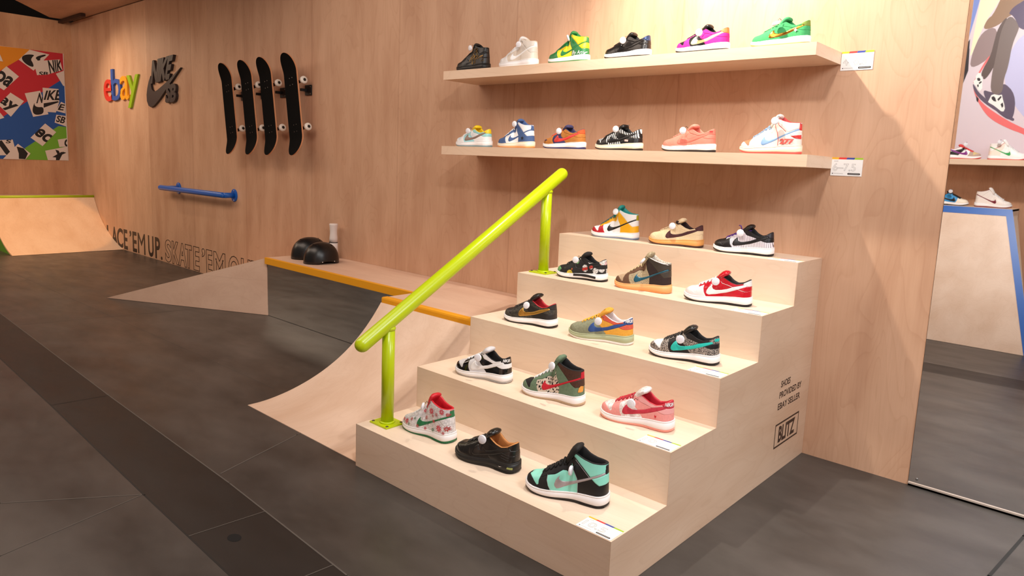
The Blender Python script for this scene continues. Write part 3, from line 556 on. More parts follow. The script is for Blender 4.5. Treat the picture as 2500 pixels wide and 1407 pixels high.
skew_text('SB', (-7.54, 2.135), (-7.26, 2.135), (-7.31, 1.925), (-7.60, 1.915), ns, .05)

# ------------------------------------------------------------------ vinyl words along the bottom of the wall
PBK = plain((40, 26, 20), .5)
vl = thing('wall_lettering', 'solid black words LACE \u2019EM UP low on the plywood wall', 'lettering', (-8.8, 0, .01))
words = [('L', -9.78, -9.62), ('A', -9.60, -9.39), ('C', -9.40, -9.18), ('E', -9.15, -9.02), ('\u2019', -8.94, -8.88), ('E', -8.84, -8.70), ('M', -8.66, -8.42), ('U', -8.32, -8.15), ('P', -8.10, -7.95), ('.', -7.93, -7.885)]
for ch, x0, x1 in words:
    z0, z1 = (.012, .283) if ch not in '\u2019.' else ((.20, .283) if ch == '\u2019' else (.012, .055))
    V, F = text_geo(ch, (x0+8.8, -.0015, z0-.01), (x1-x0, 0, 0), (0, 0, z1-z0), bold=(0 if ch == 'M' else .022), depth=(0, .001, 0)); raw('letter', V, F, PBK, vl)
vo = thing('wall_lettering', 'outlined words SKATE \u2019EM OUT low on the wall, partly behind the kicker', 'lettering', (-6.8, 0, .01))
for ch, x0, x1 in [('S', -7.79, -7.62), ('K', -7.59, -7.40), ('A', -7.41, -7.19), ('T', -7.22, -7.05), ('E', -7.00, -6.85), ('\u2019', -6.78, -6.71), ('E', -6.67, -6.53), ('M', -6.49, -6.22), ('O', -6.14, -5.90), ('U', -5.86, -5.67), ('T', -5.65, -5.47)]:
    z0, z1 = (.012, .285) if ch != '\u2019' else (.19, .285)
    V, F = outline_geo(ch, (x0+6.8, -.0018, z0-.01), (x1-x0, 0, 0), (0, 0, z1-z0), .0075, (0, .0012, 0), bold=.03); raw('letter', V, F, PBK, vo)

# ------------------------------------------------------------------ blue grab rail on the wall
br_ = thing('wall_rail', 'blue tubular wall rail with round flanges below the raised letters', 'rail', (-6.75, 0, .935))
bm = bmesh.new(); P_, r_ = capsule_pts((-.86, -.115, -.005), (.77, -.115, .0), .030); tube(bm, P_, r_, 20); bmobj('rail_tube', bm, BLUE, br_, True)
for x in (-.60, .765):
    bm = bmesh.new(); tube(bm, [(x, -.115, 0), (x, -.004, 0)], .028, 20); arm = bmobj('standoff', bm, BLUE, br_, True)
    bm = bmesh.new(); lathe(bm, [(.066, -.0005), (.066, -.008), (.060, -.010)], 28, (x, 0, 0), 'y'); bmobj('flange', bm, BLUE, arm)
    for dz in (-.05, .05):
        bm = bmesh.new(); lathe(bm, [(.007, -.010), (.005, -.014)], 10, (x, 0, dz), 'y'); bmobj('bolt', bm, plain((190, 195, 205), .3, 1), arm)

# ------------------------------------------------------------------ skateboards
PLY = plain((214, 150, 108), .5); GRIP = plain((9, 8, 8), .9, bump=.6, bscale=1500, spec=.12); WHEEL = plain((238, 232, 222), .35); TRUCK = plain((28, 28, 30), .45, .4); STEEL = plain((170, 170, 170), .3, 1)
def make_board():
    """stands on its tail: length along z (local), width along x, grip face towards -y"""
    t = thing('skateboard', '', 'skateboard'); Lh, Wd = .447, .105; nz, nx = 60, 16
    def bend(z):  # kicked nose and tail curve away from the grip side (towards the viewer)
        a = max(0, abs(z)-.285)/.162; return -.055*a**1.5
    zs = [-Lh*cos(pi*i/nz) for i in range(nz+1)]
    def half(z):
        u = max(0, abs(z)-.30)/.147; return max(Wd*(1-u**2.6)**.5 if u < 1 else .001, .001)
    V, F = [], []
    for z in zs:
        for j in range(nx+1):
            q = -1+2*j/nx; V.append((half(z)*q, bend(z)+.006*(1-q*q)-.0, z))
    m = nx+1; n0 = len(V); V2 = V+[(x, y+.0125, z) for x, y, z in V]
    for i in range(nz):
        for j in range(nx): a = i*m+j; F.append((a, a+m, a+m+1, a+1)); F.append((a+n0, a+1+n0, a+m+1+n0, a+m+n0))
    for i in range(nz):
        for j in (0, nx): a = i*m+j; q = (a, a+n0, a+m+n0, a+m); F.append(q if j else q[::-1])
    for j in range(nx):
        for i in (0, nz): a = i*m+j; q = (a, a+1, a+1+n0, a+n0); F.append(q if i else q[::-1])
    raw('deck', V2, F, PLY, t, False)
    G = [(x*.985, y-.0012, z*.996) for x, y, z in V]; raw('grip_tape', G, [(i*m+j, i*m+j+1, (i+1)*m+j+1, (i+1)*m+j) for i in range(nz) for j in range(nx)], GRIP, t, True)
    for zc in (-.205, .205):
        tr = thing('truck', None, None)
        tr.parent = t; tr.location = (0, .0, zc)
        bm = bmesh.new(); box(bm, (-.028, .018, -.042), (.028, .026, .042)); bmobj('base_plate', bm, TRUCK, tr, bevel=.001)
        bm = bmesh.new(); tube(bm, [(-.078, .068, 0), (-.045, .068, 0), (0, .060, 0), (.045, .068, 0), (.078, .068, 0)], [.009, .012, .018, .012, .009], 12, up=Vector((0, 0, 1))); box(bm, (-.016, .026, -.016), (.016, .056, .016)); bmobj('hanger', bm, TRUCK, tr)
        for s in (-1, 1):
            bm = bmesh.new(); lathe(bm, [(.016, s*.078), (.028, s*.079), (.034, s*.088), (.034, s*.106), (.029, s*.114), (.015, s*.115)], 28, (0, .068, 0), 'x'); bmobj('wheel', bm, WHEEL, tr, True)
            bm = bmesh.new(); lathe(bm, [(.0135, s*.1145), (.0135, s*.1165), (.006, s*.118)], 18, (0, .068, 0), 'x'); bmobj('bearing', bm, BLACK, tr)
        for dx in (-.021, .021):
            for dz in (-.030, .030):
                bm = bmesh.new(); lathe(bm, [(.004, .0023), (.0035, .001)], 8, (dx, 0, zc+dz), 'y'); bmobj('mounting_bolt', bm, STEEL, t)
    return t
board0 = make_board()
def copy_tree(o, parent=None):
    c = o.copy(); COL.objects.link(c)
    if parent is not None: c.parent = parent
    for ch in list(o.children): copy_tree(ch, c)
    return c
BD = [((-5.755, 1.805), 'first skateboard on the wall, nearest the raised logo'), ((-5.36, 1.809), 'second skateboard from the raised logo, hung upright on the wall'), ((-5.00, 1.813), 'third skateboard from the raised logo, left of the last one'), ((-4.57, 1.821), 'last skateboard of the wall row, nearest the sneaker shelves')]
for i, ((x, z), l_) in enumerate(BD):
    o = board0 if i == 0 else copy_tree(board0)
    o.location = (x, -.155, z); o.rotation_euler = (0, R_(-9.5), 0)
    tag(o, 'black grip-taped '+l_, 'skateboard', 'skateboards hung upright on the plywood wall')
    # wall bracket holding the upper truck
    k = thing('wall_bracket', 'small black wall bracket behind the %s skateboard' % ('first', 'second', 'third', 'last')[i], 'bracket', (x+.005, 0, z+.140), 0, 'brackets behind the skateboards')
    bm = bmesh.new(); box(bm, (-.045, -.012, -.045), (.055, -.001, .045)); bmobj('plate', bm, BLACK, k, bevel=.001)
    bm = bmesh.new(); box(bm, (-.03, -.07, -.012), (-.012, -.012, .012)); bmobj('arm', bm, BLACK, k)
    for dx in (.042,):
        for dz in (-.03, .03):
            bm = bmesh.new(); lathe(bm, [(.005, -.012), (.004, -.014)], 8, (dx, 0, dz), 'y'); bmobj('screw', bm, STEEL, k)

# ------------------------------------------------------------------ helmets and bottle on the ledge
def helmet(label, x, y, z, rot, s=1.0):
    t = thing('skate_helmet', label, 'helmet', (x, y, z), rot, 'helmets on the ledge'); a, b, h = .158*s, .126*s, .182*s
    bm = bmesh.new(); nu, nv = 48, 22; rings = []
    for j in range(nv):
        q = (pi/2)*j/(nv-1)*.995; ring = []
        for i in range(nu):
            th = 2*pi*i/nu; ex = 2/2.35; cz = max(sin(q), 0)**ex; cr = max(cos(q), 0)**ex
            # ear cut-outs at both sides of the rim
            cut = .024*s*math.exp(-((abs(sin(th))-1)/.10)**2)*max(0, 1-j/3) + .010*s*math.exp(-((cos(th)-1)/.12)**2)*max(0, 1-j/3)
            ring.append(bm.verts.new((a*cr*cos(th)*(1.02 if cos(th) < 0 else 1), b*cr*sin(th), h*cz+cut)))
        rings.append(ring)
    for r1, r2 in zip(rings, rings[1:]):
        for i in range(nu): bm.faces.new((r1[i], r1[(i+1) % nu], r2[(i+1) % nu], r2[i]))
    bm.faces.new(rings[-1]); sh_ = bmobj('shell', bm, plain((15, 14, 15), .33), t, True)
    md = sh_.modifiers.new('shell', 'SOLIDIFY'); md.thickness = .012*s; md.offset = -1
    for th, q in ((0, 1.15), (.8, 1.0), (-.8, 1.0), (2.4, 1.0), (-2.4, 1.0), (pi, 1.1)):
        ex = 2/2.35; c = Vector((a*cos(q)**ex*cos(th), b*cos(q)**ex*sin(th), h*sin(q)**ex)); n = Vector((c.x/a**2, c.y/b**2, c.z/h**2)).normalized()
        u = Vector((n.z, 0, -n.x)).normalized(); v = n.cross(u); bm = bmesh.new(); pts = [c+n*.001+u*.0035*cos(g)+v*.010*sin(g) for g in np.linspace(0, 2*pi, 13)[:-1]]
        prism(bm, [tuple(p) for p in pts], tuple(n*.0015)); bmobj('vent', bm, plain((2, 2, 2), .9), t)
    for th in (-1.2, -1.95, 1.2, 1.95):
        c = Vector((a*cos(th), b*sin(th), .022*s)); bm = bmesh.new(); bmesh.ops.create_icosphere(bm, subdivisions=2, radius=.0045, matrix=Matrix.Translation(c*1.0)); bmobj('rivet', bm, plain((225, 222, 215), .3, .6), t, True)
    return t
helmet('black skate helmet farther left on the ledge, partly hidden by the other', -4.185, -.225, .507, R_(80), 1.0)
helmet('black skate helmet in front, overlapping the other one on the ledge', -3.905, -.290, .507, R_(88), .95)
bt = thing('drinks_bottle', 'white waisted bottle standing behind the black helmets', 'bottle', (-4.055, -.075, .506))
bm = bmesh.new(); lathe(bm, [(.034, 0), (.038, .004), (.038, .09), (.036, .140)], 32); bmobj('lower_body', bm, plain((226, 214, 208), .4), bt, True)
bm = bmesh.new(); lathe(bm, [(.0365, .140), (.0365, .146)], 32); bmobj('band', bm, BLACK, bt)
bm = bmesh.new(); lathe(bm, [(.036, .146), (.035, .18), (.031, .22), (.031, .25), (.036, .292), (.037, .302), (.032, .306)], 32); ub = bmobj('upper_body', bm, plain((230, 218, 212), .4), bt, True)
bm = bmesh.new(); tube(bm, [(-.031, -.004, .23), (-.045, -.004, .242), (-.050, -.004, .256), (-.045, -.004, .266)], .004, 8); bmobj('trigger', bm, plain((226, 200, 180), .4), bt)

# ------------------------------------------------------------------ leaning mirror at the right end of the wall
mr = thing('wall_mirror', 'tall frameless mirror at the right end of the plywood wall', 'mirror', (1.4, 0, 0))
bm = bmesh.new(); box(bm, *lb(mr, (.488, -.004, .016), (2.6, .002, 2.9))); bmobj('glass', bm, MIRROR, mr)
bm = bmesh.new(); box(bm, *lb(mr, (.486, .002, .012), (2.6, .034, 2.9))); bmobj('backing_board', bm, BLACK, mr)
bm = bmesh.new(); box(bm, *lb(mr, (.488, -.010, .004), (2.6, -.004, .018))); box(bm, *lb(mr, (.488, -.010, .004), (2.6, .03, .010))); bmobj('bottom_channel', bm, plain((226, 212, 198), .32, .6), mr)
bm = bmesh.new(); lathe(bm, [(.0065, -.004), (.0055, -.008), (.002, -.0085)], 14, (.521-1.4, 0, .038), 'y'); bmobj('screw', bm, STEEL, mr)

# ------------------------------------------------------------------ what the mirror shows: display opposite, behind the photographer
rp = thing('bank_ramp', 'steep plywood bank with painted blue border seen in the mirror', 'ramp', (0, -3.9, 0))
B0, B1, T0, T1 = [Vector(v)-rp.location for v in ((-1.7, -3.47, .002), (.60, -3.47, .002), (-1.5, -4.20, 1.165), (.245, -4.20, 1.165))]
def lerp(a, b, t): return a+(b-a)*t
nrm = (B1-B0).cross(T0-B0).normalized(); nrm = -nrm if nrm.y < 0 else nrm
bm = bmesh.new(); prism(bm, [B0, B1, T1, T0], tuple(-nrm*.018)); bmobj('riding_surface', bm, RAMPW, rp)
bm = bmesh.new(); e = .045
prism(bm, [T0+nrm*.001, T1+nrm*.001, lerp(T1, B1, e/1.37*1.6)+nrm*.001, lerp(T0, B0, e/1.37*1.6)+nrm*.001], tuple(nrm*.001)); bmobj('blue_border', bm, plain((22, 92, 178), .4), rp)
bm = bmesh.new(); sdir = (B1-T1).normalized(); inn = Vector((-1, 0, 0)); prism(bm, [T1+nrm*.0022, B1+nrm*.0022, B1+inn*.055+nrm*.0022, T1+inn*.055+nrm*.0022], tuple(nrm*.0008)); bmobj('blue_border', bm, plain((22, 92, 178), .4), rp)
bm = bmesh.new(); prism(bm, [T1, B1, Vector((.245, -.74, -3.9*0+.002)), Vector((.245, -.74, 1.165))], (-.018, 0, 0)); bmobj('side_panel', bm, plain((244, 222, 200), .5), rp)
boxo('deck', (-1.5, -.748, 1.147), (.245, -.30, 1.166), MAPLEX, rp)
s2 = thing('wall_shelf', 'plywood shelf under the skater print seen in the mirror', 'shelf', (0, -4.649, 1.56))
boxo('top_board', (-1.8, .001, .045), (1.6, .30, .053), MAPLEX, s2); boxo('front_board', (-1.8, .288, 0), (1.6, .30, .045), MAPLEX, s2); boxo('bottom_board', (-1.8, .001, 0), (1.6, .288, .012), MAPLEX, s2)
sp_ = thing('wall_poster', 'large print of a skater on a pool edge seen in the mirror', 'poster', (0, -4.65, 2.2))
boxo('backing', (-.352, 0, -.58), (1.9, .006, 1.2), CW, sp_)
INK2 = {'pool': (224, 208, 216), 'sky': (128, 148, 214), 'cream': (255, 236, 200), 'brown': (150, 118, 92), 'grey': (150, 128, 128), 'black': (36, 28, 34), 'lilac': (196, 194, 230), 'red': (238, 112, 112), 'dark': (92, 78, 100), 'pants': (92, 74, 70), 'pants2': (118, 102, 98), 'shirt': (84, 68, 100), 'white': (248, 244, 240)}
sh = Sheet(lambda x, z, l: Vector((x, .006+l, z-2.2)), [(-.351, 1.622), (1.9, 1.622), (1.9, 3.4), (-.351, 3.4)])
for i, (c, v) in enumerate(SKATE_PRINT): sh.concave(v if (i == 0 or c in ('white', 'black')) else soften(v, 2), plain(INK2[c], .5), .0003+.0002*i)
sh.build('print', sp_)

# ------------------------------------------------------------------ sneakers
def smooth1(x, y, n=400, k=9):
    X = np.linspace(0, 1, n); Y = np.interp(X, x, y); P = np.pad(Y, k, mode='edge'); Y = np.convolve(P, np.ones(2*k+1)/(2*k+1), 'valid'); return X, Y
def mk(pts, k=9): x, y = zip(*pts); X, Y = smooth1(x, y, k=k); return lambda q: np.interp(q, X, Y)
HWX = np.linspace(0, 1, 500)
def halfw(X):
    X = np.clip(X, 0, 1)
    toe = np.sqrt(np.clip(1-(1-np.minimum(X/.17, 1))**2.2, 0, 1)); heel = np.sqrt(np.clip(1-(np.maximum(X-.87, 0)/.13)**2.2, 0, 1))
    return (.146+.036*np.exp(-((X-.30)/.18)**2)-.020*np.exp(-((X-.62)/.13)**2))*toe*heel
def spring(X): return .045*np.maximum(0, (.24-X)/.24)**2+.010*np.maximum(0, (X-.90)/.10)**2
PROF = {
 'low': dict(z=[(0, .112), (.05, .158), (.10, .200), (.17, .218), (.24, .248), (.35, .305), (.45, .362), (.50, .398), (.56, .403), (.62, .372), (.70, .326), (.78, .306), (.86, .326), (.92, .362), (.965, .388), (1, .388)],
             y=[(.47, 0), (.495, .050), (.55, .080), (.64, .096), (.80, .098), (.86, .092)], c0=.47),
 'high': dict(z=[(0, .112), (.05, .158), (.10, .200), (.17, .218), (.24, .252), (.35, .328), (.45, .415), (.52, .490), (.57, .552), (.63, .548), (.72, .510), (.82, .485), (.92, .482), (1, .487)],
             y=[(.52, 0), (.545, .046), (.60, .078), (.68, .094), (.80, .097), (.86, .090)], c0=.52)}
for d in PROF.values(): d['zf'] = mk(d['z'], 6)
def rim_y(kind, X):
    p = PROF[kind]['y']; x, y = zip(*p); Y = np.interp(X, x, y); c0 = p[0][0]
    Y = np.where(X < c0, 0, Y); t = np.clip((X-.83)/.135, 0, 1); return Y*np.sqrt(np.clip(1-t**2.2, 0, 1))
def MSF(X): return np.interp(X, [0, .12, .37, .56, .75, 1], [.070, .075, .094, .107, .127, .134])   # top of midsole
DZ = {'low': ([0, .12, .2, .37, .56, .75, .92, 1], [0, .006, .014, .030, .040, .036, .016, 0]), 'high': ([0, .2, .35, .58, .75, .85, .97], [0, .004, .014, .033, .029, .018, -.006])}
def warp(kind, x, z): return z+float(np.interp(x, *DZ[kind]))
def surface(kind, Ns, Nt):
    """upper side surface, unit length: arrays X,Y(half width),Z of shape (Ns+1, Nt+1)"""
    s = np.linspace(0, 1, Ns+1); xb = .018+(.985-.018)*(1-np.cos(pi*s))/2; yb = halfw((xb-.018)/.967)*.93
    zb = MSF(xb)-.008+spring(xb); xt = .05+(.965-.05)*(1-np.cos(pi*s))/2; zt = PROF[kind]['zf'](xt); zt = zt + spring(xt)*.3
    yt = rim_y(kind, xt); t = np.linspace(0, 1, Nt+1)[None, :]
    m = np.clip((xt-.40)/.17, 0, 1)[:, None]; m = m*m*(3-2*m)
    n = 2.75-.75*np.clip((xt-.12)/.25, 0, 1)[:, None]
    a = t*pi/2; gf = 1-np.cos(a)**(2/n); hf = np.sin(a)**(2/n)
    gr = t-.16*np.sin(pi*t)*(1-.3*t); hr_ = t
    if kind == 'high': gr = 1-(1-t)**1.15-.10*np.sin(pi*t)
    g = gf*(1-m)+gr*m; h = hf*(1-m)+hr_*m
    X = xb[:, None]*(1-g)+xt[:, None]*g; Y = yb[:, None]*(1-g)+yt[:, None]*g; Z = zb[:, None]*(1-h)+zt[:, None]*h
    return X, Y, Z, (xb, yb, zb, xt, yt, zt)
TOEBOX = [(.068, 1), (.066, .186), (.095, .182), (.130, .164), (.165, .136), (.193, .114), (.212, .126), (.209, .17), (.222, .22), (.25, 1)]
REG = {
 'low': [('collar', [(.50, 1), (.50, .345), (.566, .274), (.66, .255), (.74, .233), (.80, .216), (.85, .205), (.90, .203), (1.1, .24), (1.1, 1)]),
   ('heel_counter', [(.465, 1), (.470, .30), (.486, .239), (.519, .194), (.56, .163), (.59, .117), (.62, .085), (.63, -.1), (1.1, -.1), (1.1, .24), (.90, .203), (.85, .205), (.80, .216), (.74, .233), (.66, .255), (.566, .274), (.50, .345), (.50, 1)]),
   ('toe_guard', [(-.1, -.1), (-.1, 1), (.30, 1), (.315, .27), (.31, .19), (.325, .129), (.36, .067), (.37, -.1)]),
   ('eyestay', [(.235, .20), (.27, .215), (.31, .23), (.38, .262), (.44, .288), (.475, .30), (.47, 1), (.25, 1)]),
   ('toe_box', TOEBOX), ('heel_tab', [(.865, .30), (.90, .275), (1.1, .30), (1.1, 1), (.89, 1), (.885, .335)]),
   ('tick', [(.429, .235), (.434, .205), (.450, .178), (.486, .164), (.56, .167), (.64, .190), (.732, .233), (.82, .267), (.903, .300), (.925, .283), (.85, .238), (.78, .200), (.70, .163), (.637, .138), (.56, .118), (.495, .105), (.44, .100), (.40, .094), (.372, .103), (.358, .125), (.363, .160), (.385, .200), (.410, .225)])],
 'high': [('collar', [(.585, 1), (.585, .49), (.62, .467), (.70, .400), (.75, .355), (.809, .306), (.854, .27), (.911, .245), (1.1, .30), (1.1, 1)]),
   ('heel_counter', [(.575, 1), (.578, .40), (.60, .325), (.649, .246), (.66, .198), (.665, .10), (.667, -.1), (1.1, -.1), (1.1, .30), (.911, .245), (.854, .27), (.809, .306), (.75, .355), (.70, .400), (.62, .467), (.585, .49), (.585, 1)]),
   ('toe_guard', [(-.1, -.1), (-.1, 1), (.30, 1), (.306, .25), (.31, .19), (.334, .125), (.365, .070), (.37, -.1)]),
   ('eyestay', [(.235, .20), (.27, .215), (.306, .235), (.39, .256), (.42, .27), (.449, .29), (.475, .305), (.515, .300), (.55, .290), (.575, .325), (.574, 1), (.25, 1)]),
   ('toe_box', TOEBOX),
   ('heel_tab', [(.955, .375), (1.1, .375), (1.1, .475), (.955, .475)]),
   ('tick', [(.449, .247), (.447, .215), (.466, .196), (.490, .187), (.523, .186), (.58, .198), (.654, .228), (.73, .265), (.809, .309), (.88, .352), (.951, .397), (.962, .379), (.88, .325), (.809, .284), (.72, .232), (.637, .187), (.56, .150), (.494, .124), (.455, .110), (.43, .109), (.408, .128), (.401, .158), (.412, .197), (.430, .228)])]}
for _k in REG: REG[_k] = [(nm, [(x, warp(_k, x, z)) for x, z in pl]) for nm, pl in REG[_k]]
LIFT = {'collar': .0060, 'heel_counter': .0030, 'toe_guard': .0026, 'eyestay': .0046, 'toe_box': .0008, 'heel_tab': .0060, 'tick': .0058, 'quarter_panel': 0, 'tongue_gap': -.004}
def inpoly(px, pz, poly):
    ins = np.zeros(px.shape, bool); n = len(poly)
    for i in range(n):
        x1, z1 = poly[i]; x2, z2 = poly[(i+1) % n]
        c = ((z1 > pz) != (z2 > pz)); t = np.where(c, (x2-x1)*(pz-z1)/((z2-z1) if z2 != z1 else 1e-9)+x1, 0); ins ^= c & (px < t)
    return ins
_GEO = {}
def shoe_geo(kind, Ns, Nt):
    key = (kind, Ns, Nt)
    if key in _GEO: return _GEO[key]
    X, Y, Z, aux = surface(kind, Ns, Nt); regs = REG[kind]; names = ['quarter_panel']+[r[0] for r in regs]+['tongue_gap']
    for it in range(2):
        cx = (X[:-1, :-1]+X[1:, :-1]+X[1:, 1:]+X[:-1, 1:])/4; cz = (Z[:-1, :-1]+Z[1:, :-1]+Z[1:, 1:]+Z[:-1, 1:])/4; cy = (Y[:-1, :-1]+Y[1:, :-1]+Y[1:, 1:]+Y[:-1, 1:])/4
        lab = np.zeros(cx.shape, int)
        for i, (nm, poly) in enumerate(regs): lab[inpoly(cx, cz, poly)] = i+1
        tg = (cy < .030) & (cx > .255) & (cx < PROF[kind]['c0']+.05); lab[tg] = len(names)-1
        if it: break
        # snap vertices lying between two panels onto the drawn seam
        P = np.full((Ns+3, Nt+3), -1); P[1:-1, 1:-1][:Ns+1, :Nt+1]; L4 = np.full((4, Ns+1, Nt+1), -1)
        L4[0, 1:, 1:] = lab; L4[1, :-1, 1:] = lab; L4[2, 1:, :-1] = lab; L4[3, :-1, :-1] = lab
        mx_ = L4.max(0); mn = np.where(L4 < 0, 99, L4).min(0); bd = (mx_ != mn)
        I, J = np.where(bd); pts = np.stack([X[I, J], Z[I, J]], 1); best = np.full(len(I), 9.); tgt = pts.copy()
        for nm, poly in regs:
            q = np.array(poly)
            for a, b in zip(q, np.roll(q, -1, 0)):
                d = b-a; l2 = d@d
                if l2 < 1e-9: continue
                t = np.clip(((pts-a)@d)/l2, 0, 1); c = a+t[:, None]*d; e = np.linalg.norm(c-pts, axis=1); u = e < best; best[u] = e[u]; tgt[u] = c[u]
        ok = (best < .85*(1.6/Ns)) & (J > 0) & (J < Nt) & (I > 0) & (I < Ns); X[I[ok], J[ok]] = tgt[ok, 0]; Z[I[ok], J[ok]] = tgt[ok, 1]
    # puff every panel's interior a hair outwards
    V = np.stack([X, -Y, Z], -1); du = np.gradient(V, axis=0); dv = np.gradient(V, axis=1); n = np.cross(du, dv); n /= (np.linalg.norm(n, axis=-1, keepdims=True)+1e-9)
    if n[Ns//2, Nt//3, 1] > 0: n = -n
    L4 = np.full((4, Ns+1, Nt+1), -1); L4[0, 1:, 1:] = lab; L4[1, :-1, 1:] = lab; L4[2, 1:, :-1] = lab; L4[3, :-1, :-1] = lab
    mx_ = L4.max(0); mn = np.where(L4 < 0, 99, L4).min(0); inner = (mx_ == mn)
    lift = np.array([LIFT[k] for k in names])[mx_.clip(0)]; dep = np.where(inner, 1.0, 0.0)
    V = V+n*(lift*dep)[..., None]; V[:, -1, 1] = np.where(aux[4] < 1e-6, 0, V[:, -1, 1])
    V[0, :, 1] = 0; V[-1, :, 1] = 0
    _GEO[key] = (V, lab, names, aux, n); return _GEO[key]
def bump(X): return .045*np.exp(-((X-.615)/.10)**2)   # inner ankle side stands a little higher
def footprint(n, grow=0.0):
    s = np.linspace(0, 1, n+1); x = (1-np.cos(pi*s))/2; y = halfw(x)+grow*(np.sin(pi*s)**.5); x = x+(x-.5)*2*grow
    return x, y
def loft(name, levels, L, mat, parent, n=60, capb=True, capt=True, tread=0):
    """levels: list of (height function of X or value, grow)"""
    V, F = [], []; rings = []
    for (hz, gr) in levels:
        x, y = footprint(n, gr); xs = np.concatenate([x, x[-2:0:-1]]); ys = np.concatenate([-y, y[-2:0:-1]]); zs = hz(xs) if callable(hz) else np.full(xs.shape, hz)
        rings.append(len(V)); V += [((a-.5)*L, b*L, c*L) for a, b, c in zip(xs, ys, zs)]
    m = 2*n
    for r0, r1 in zip(rings, rings[1:]):
        for i in range(m): j = (i+1) % m; F.append((r0+i, r0+j, r1+j, r1+i))
    if capb: F.append(tuple(reversed(range(rings[0], rings[0]+m))))
    if capt: F.append(tuple(range(rings[-1], rings[-1]+m)))
    return raw(name, V, F, mat, parent, True)
WHITE_TAG = plain((240, 238, 244), .3); CORD = plain((22, 22, 26), .4)
def sneaker(label, kind, pos, yaw, L, c, hi=True, group='sneakers on the stair display', extras=()):
    """c: dict of materials for every panel; toe points to -x, outer side faces -y"""
    t = thing('sneaker', label, 'shoe', pos, R_(yaw), group)
    Ns, Nt = (150, 60) if hi else (96, 40)
    V, lab, names, aux, nrm = shoe_geo(kind, Ns, Nt); xb, yb, zb, xt, yt, zt = aux
    base = c['quarter']; key = {'quarter_panel': 'quarter', 'collar': 'collar', 'heel_counter': 'heel', 'toe_guard': 'guard', 'eyestay': 'eyestay', 'toe_box': 'toe', 'heel_tab': 'tab', 'tick': 'tick', 'tongue_gap': 'tongue'}
    Wv = (V-np.array([.5, 0, 0]))*L; idx = np.arange((Ns+1)*(Nt+1)).reshape(Ns+1, Nt+1); flat = Wv.reshape(-1, 3); tt_ = np.broadcast_to(np.linspace(0, 1, Nt+1)[None, :]**3, (Ns+1, Nt+1)).reshape(-1); med = flat*np.array([1, -1, 1])
    med[:, 2] += bump((flat[:, 0]/L)+.5)*tt_*L; both = np.concatenate([flat, med]); off = len(flat)
    a, b, cc, d = idx[:-1, :-1], idx[1:, :-1], idx[1:, 1:], idx[:-1, 1:]
    for li, nm in enumerate(names):
        sel = lab == li
        if not sel.any(): continue
        q = np.stack([a[sel], b[sel], cc[sel], d[sel]], 1); q2 = q[:, ::-1]+off; Q = np.concatenate([q, q2]); used, inv = np.unique(Q, return_inverse=True)
        me = bpy.data.meshes.new(nm); me.from_pydata(both[used].tolist(), [], inv.reshape(-1, 4).tolist()); me.update()
        pn = 'throat' if nm == 'tongue_gap' else nm
        link(pn, me, c.get(key[nm], c.get('guard', base)), t, True)
    # rolled rim + lining + insole
    k0 = np.argmax(yt > 1e-6); ir = list(range(max(k0-1, 0), Ns+1)); R0 = Wv[ir, -1]; lin = c['lining']
    Vl, Fl = [], []; prof = [(-.0035, -.014, 0), (-.0045, -.006, 0), (-.002, .003, 0), (.005, .008, .0), (.014, .007, 0), (.022, -.002, 0), (.026, -.03, .0), (.022, -.14, .15), (.018, -.24, .55)]
    if kind == 'high': prof = [(-.0035, -.018, 0), (-.0045, -.008, 0), (-.002, .004, 0), (.006, .009, 0), (.016, .007, 0), (.024, -.004, 0), (.026, -.08, 0), (.020, -.22, .15), (.018, -.36, .5)]
    for side in (1, -1):
        st_ = len(Vl)
        for p_in, dz, mixb in prof:
            for ii, i in enumerate(ir):
                x, y, z = xt[i], yt[i], zt[i]
                yy_ = max(y-p_in, 0)
                xx = x-p_in*np.clip((x-.83)/.13, 0, 1)
                if i == Ns: xx = x-p_in
                yy_ = yy_*(1-mixb)+min(yb[i]*.72, yy_+.03)*mixb; zz = max(z+dz+(float(bump(x)) if side < 0 else 0)*(1-mixb), .115)
                Vl.append(((xx-.5)*L, -side*yy_*L, zz*L))
        m = len(ir)
        for j in range(len(prof)-1):
            for i in range(m-1):
                q = (st_+j*m+i, st_+(j+1)*m+i, st_+(j+1)*m+i+1, st_+j*m+i+1); Fl.append(q if side > 0 else q[::-1])
    raw('lining', Vl, Fl, lin, t, True)
    bm = bmesh.new(); xs = np.linspace(.22, .945, 24); pts = [((x-.5)*L, -halfw(x)*.74*L, .118*L) for x in xs]+[((x-.5)*L, halfw(x)*.74*L, .118*L) for x in xs[::-1]]
    bm.faces.new([bm.verts.new(p) for p in pts]); bmobj('insole', bm, c.get('insole', lin), t)
    # soles
    sw_ = c.get('sole_style', 'cup'); o0 = .020
    ot = lambda X: .022+.016*X+.0035*np.cos(X*10)
    loft('outsole', [(lambda X: spring(X)+.0, -.010), (lambda X: spring(X)+.004, -.001), (lambda X: spring(X)+ot(X)-.002, .0015), (lambda X: spring(X)+ot(X)+.002, -.002)], L, c['outsole'], t)
    loft('midsole', [(lambda X: spring(X)+ot(X)-.001, .0005), (lambda X: spring(X)+ot(X)+.004, .004), (lambda X: spring(X)+MSF(X)-.014, .0025), (lambda X: spring(X)+MSF(X)-.0135, .0004), (lambda X: spring(X)+MSF(X)-.0110, .0004), (lambda X: spring(X)+MSF(X)-.0105, .0022), (lambda X: spring(X)+MSF(X)+.001, .0005), (lambda X: spring(X)+MSF(X)+.004, -.006)], L, c['midsole'], t)
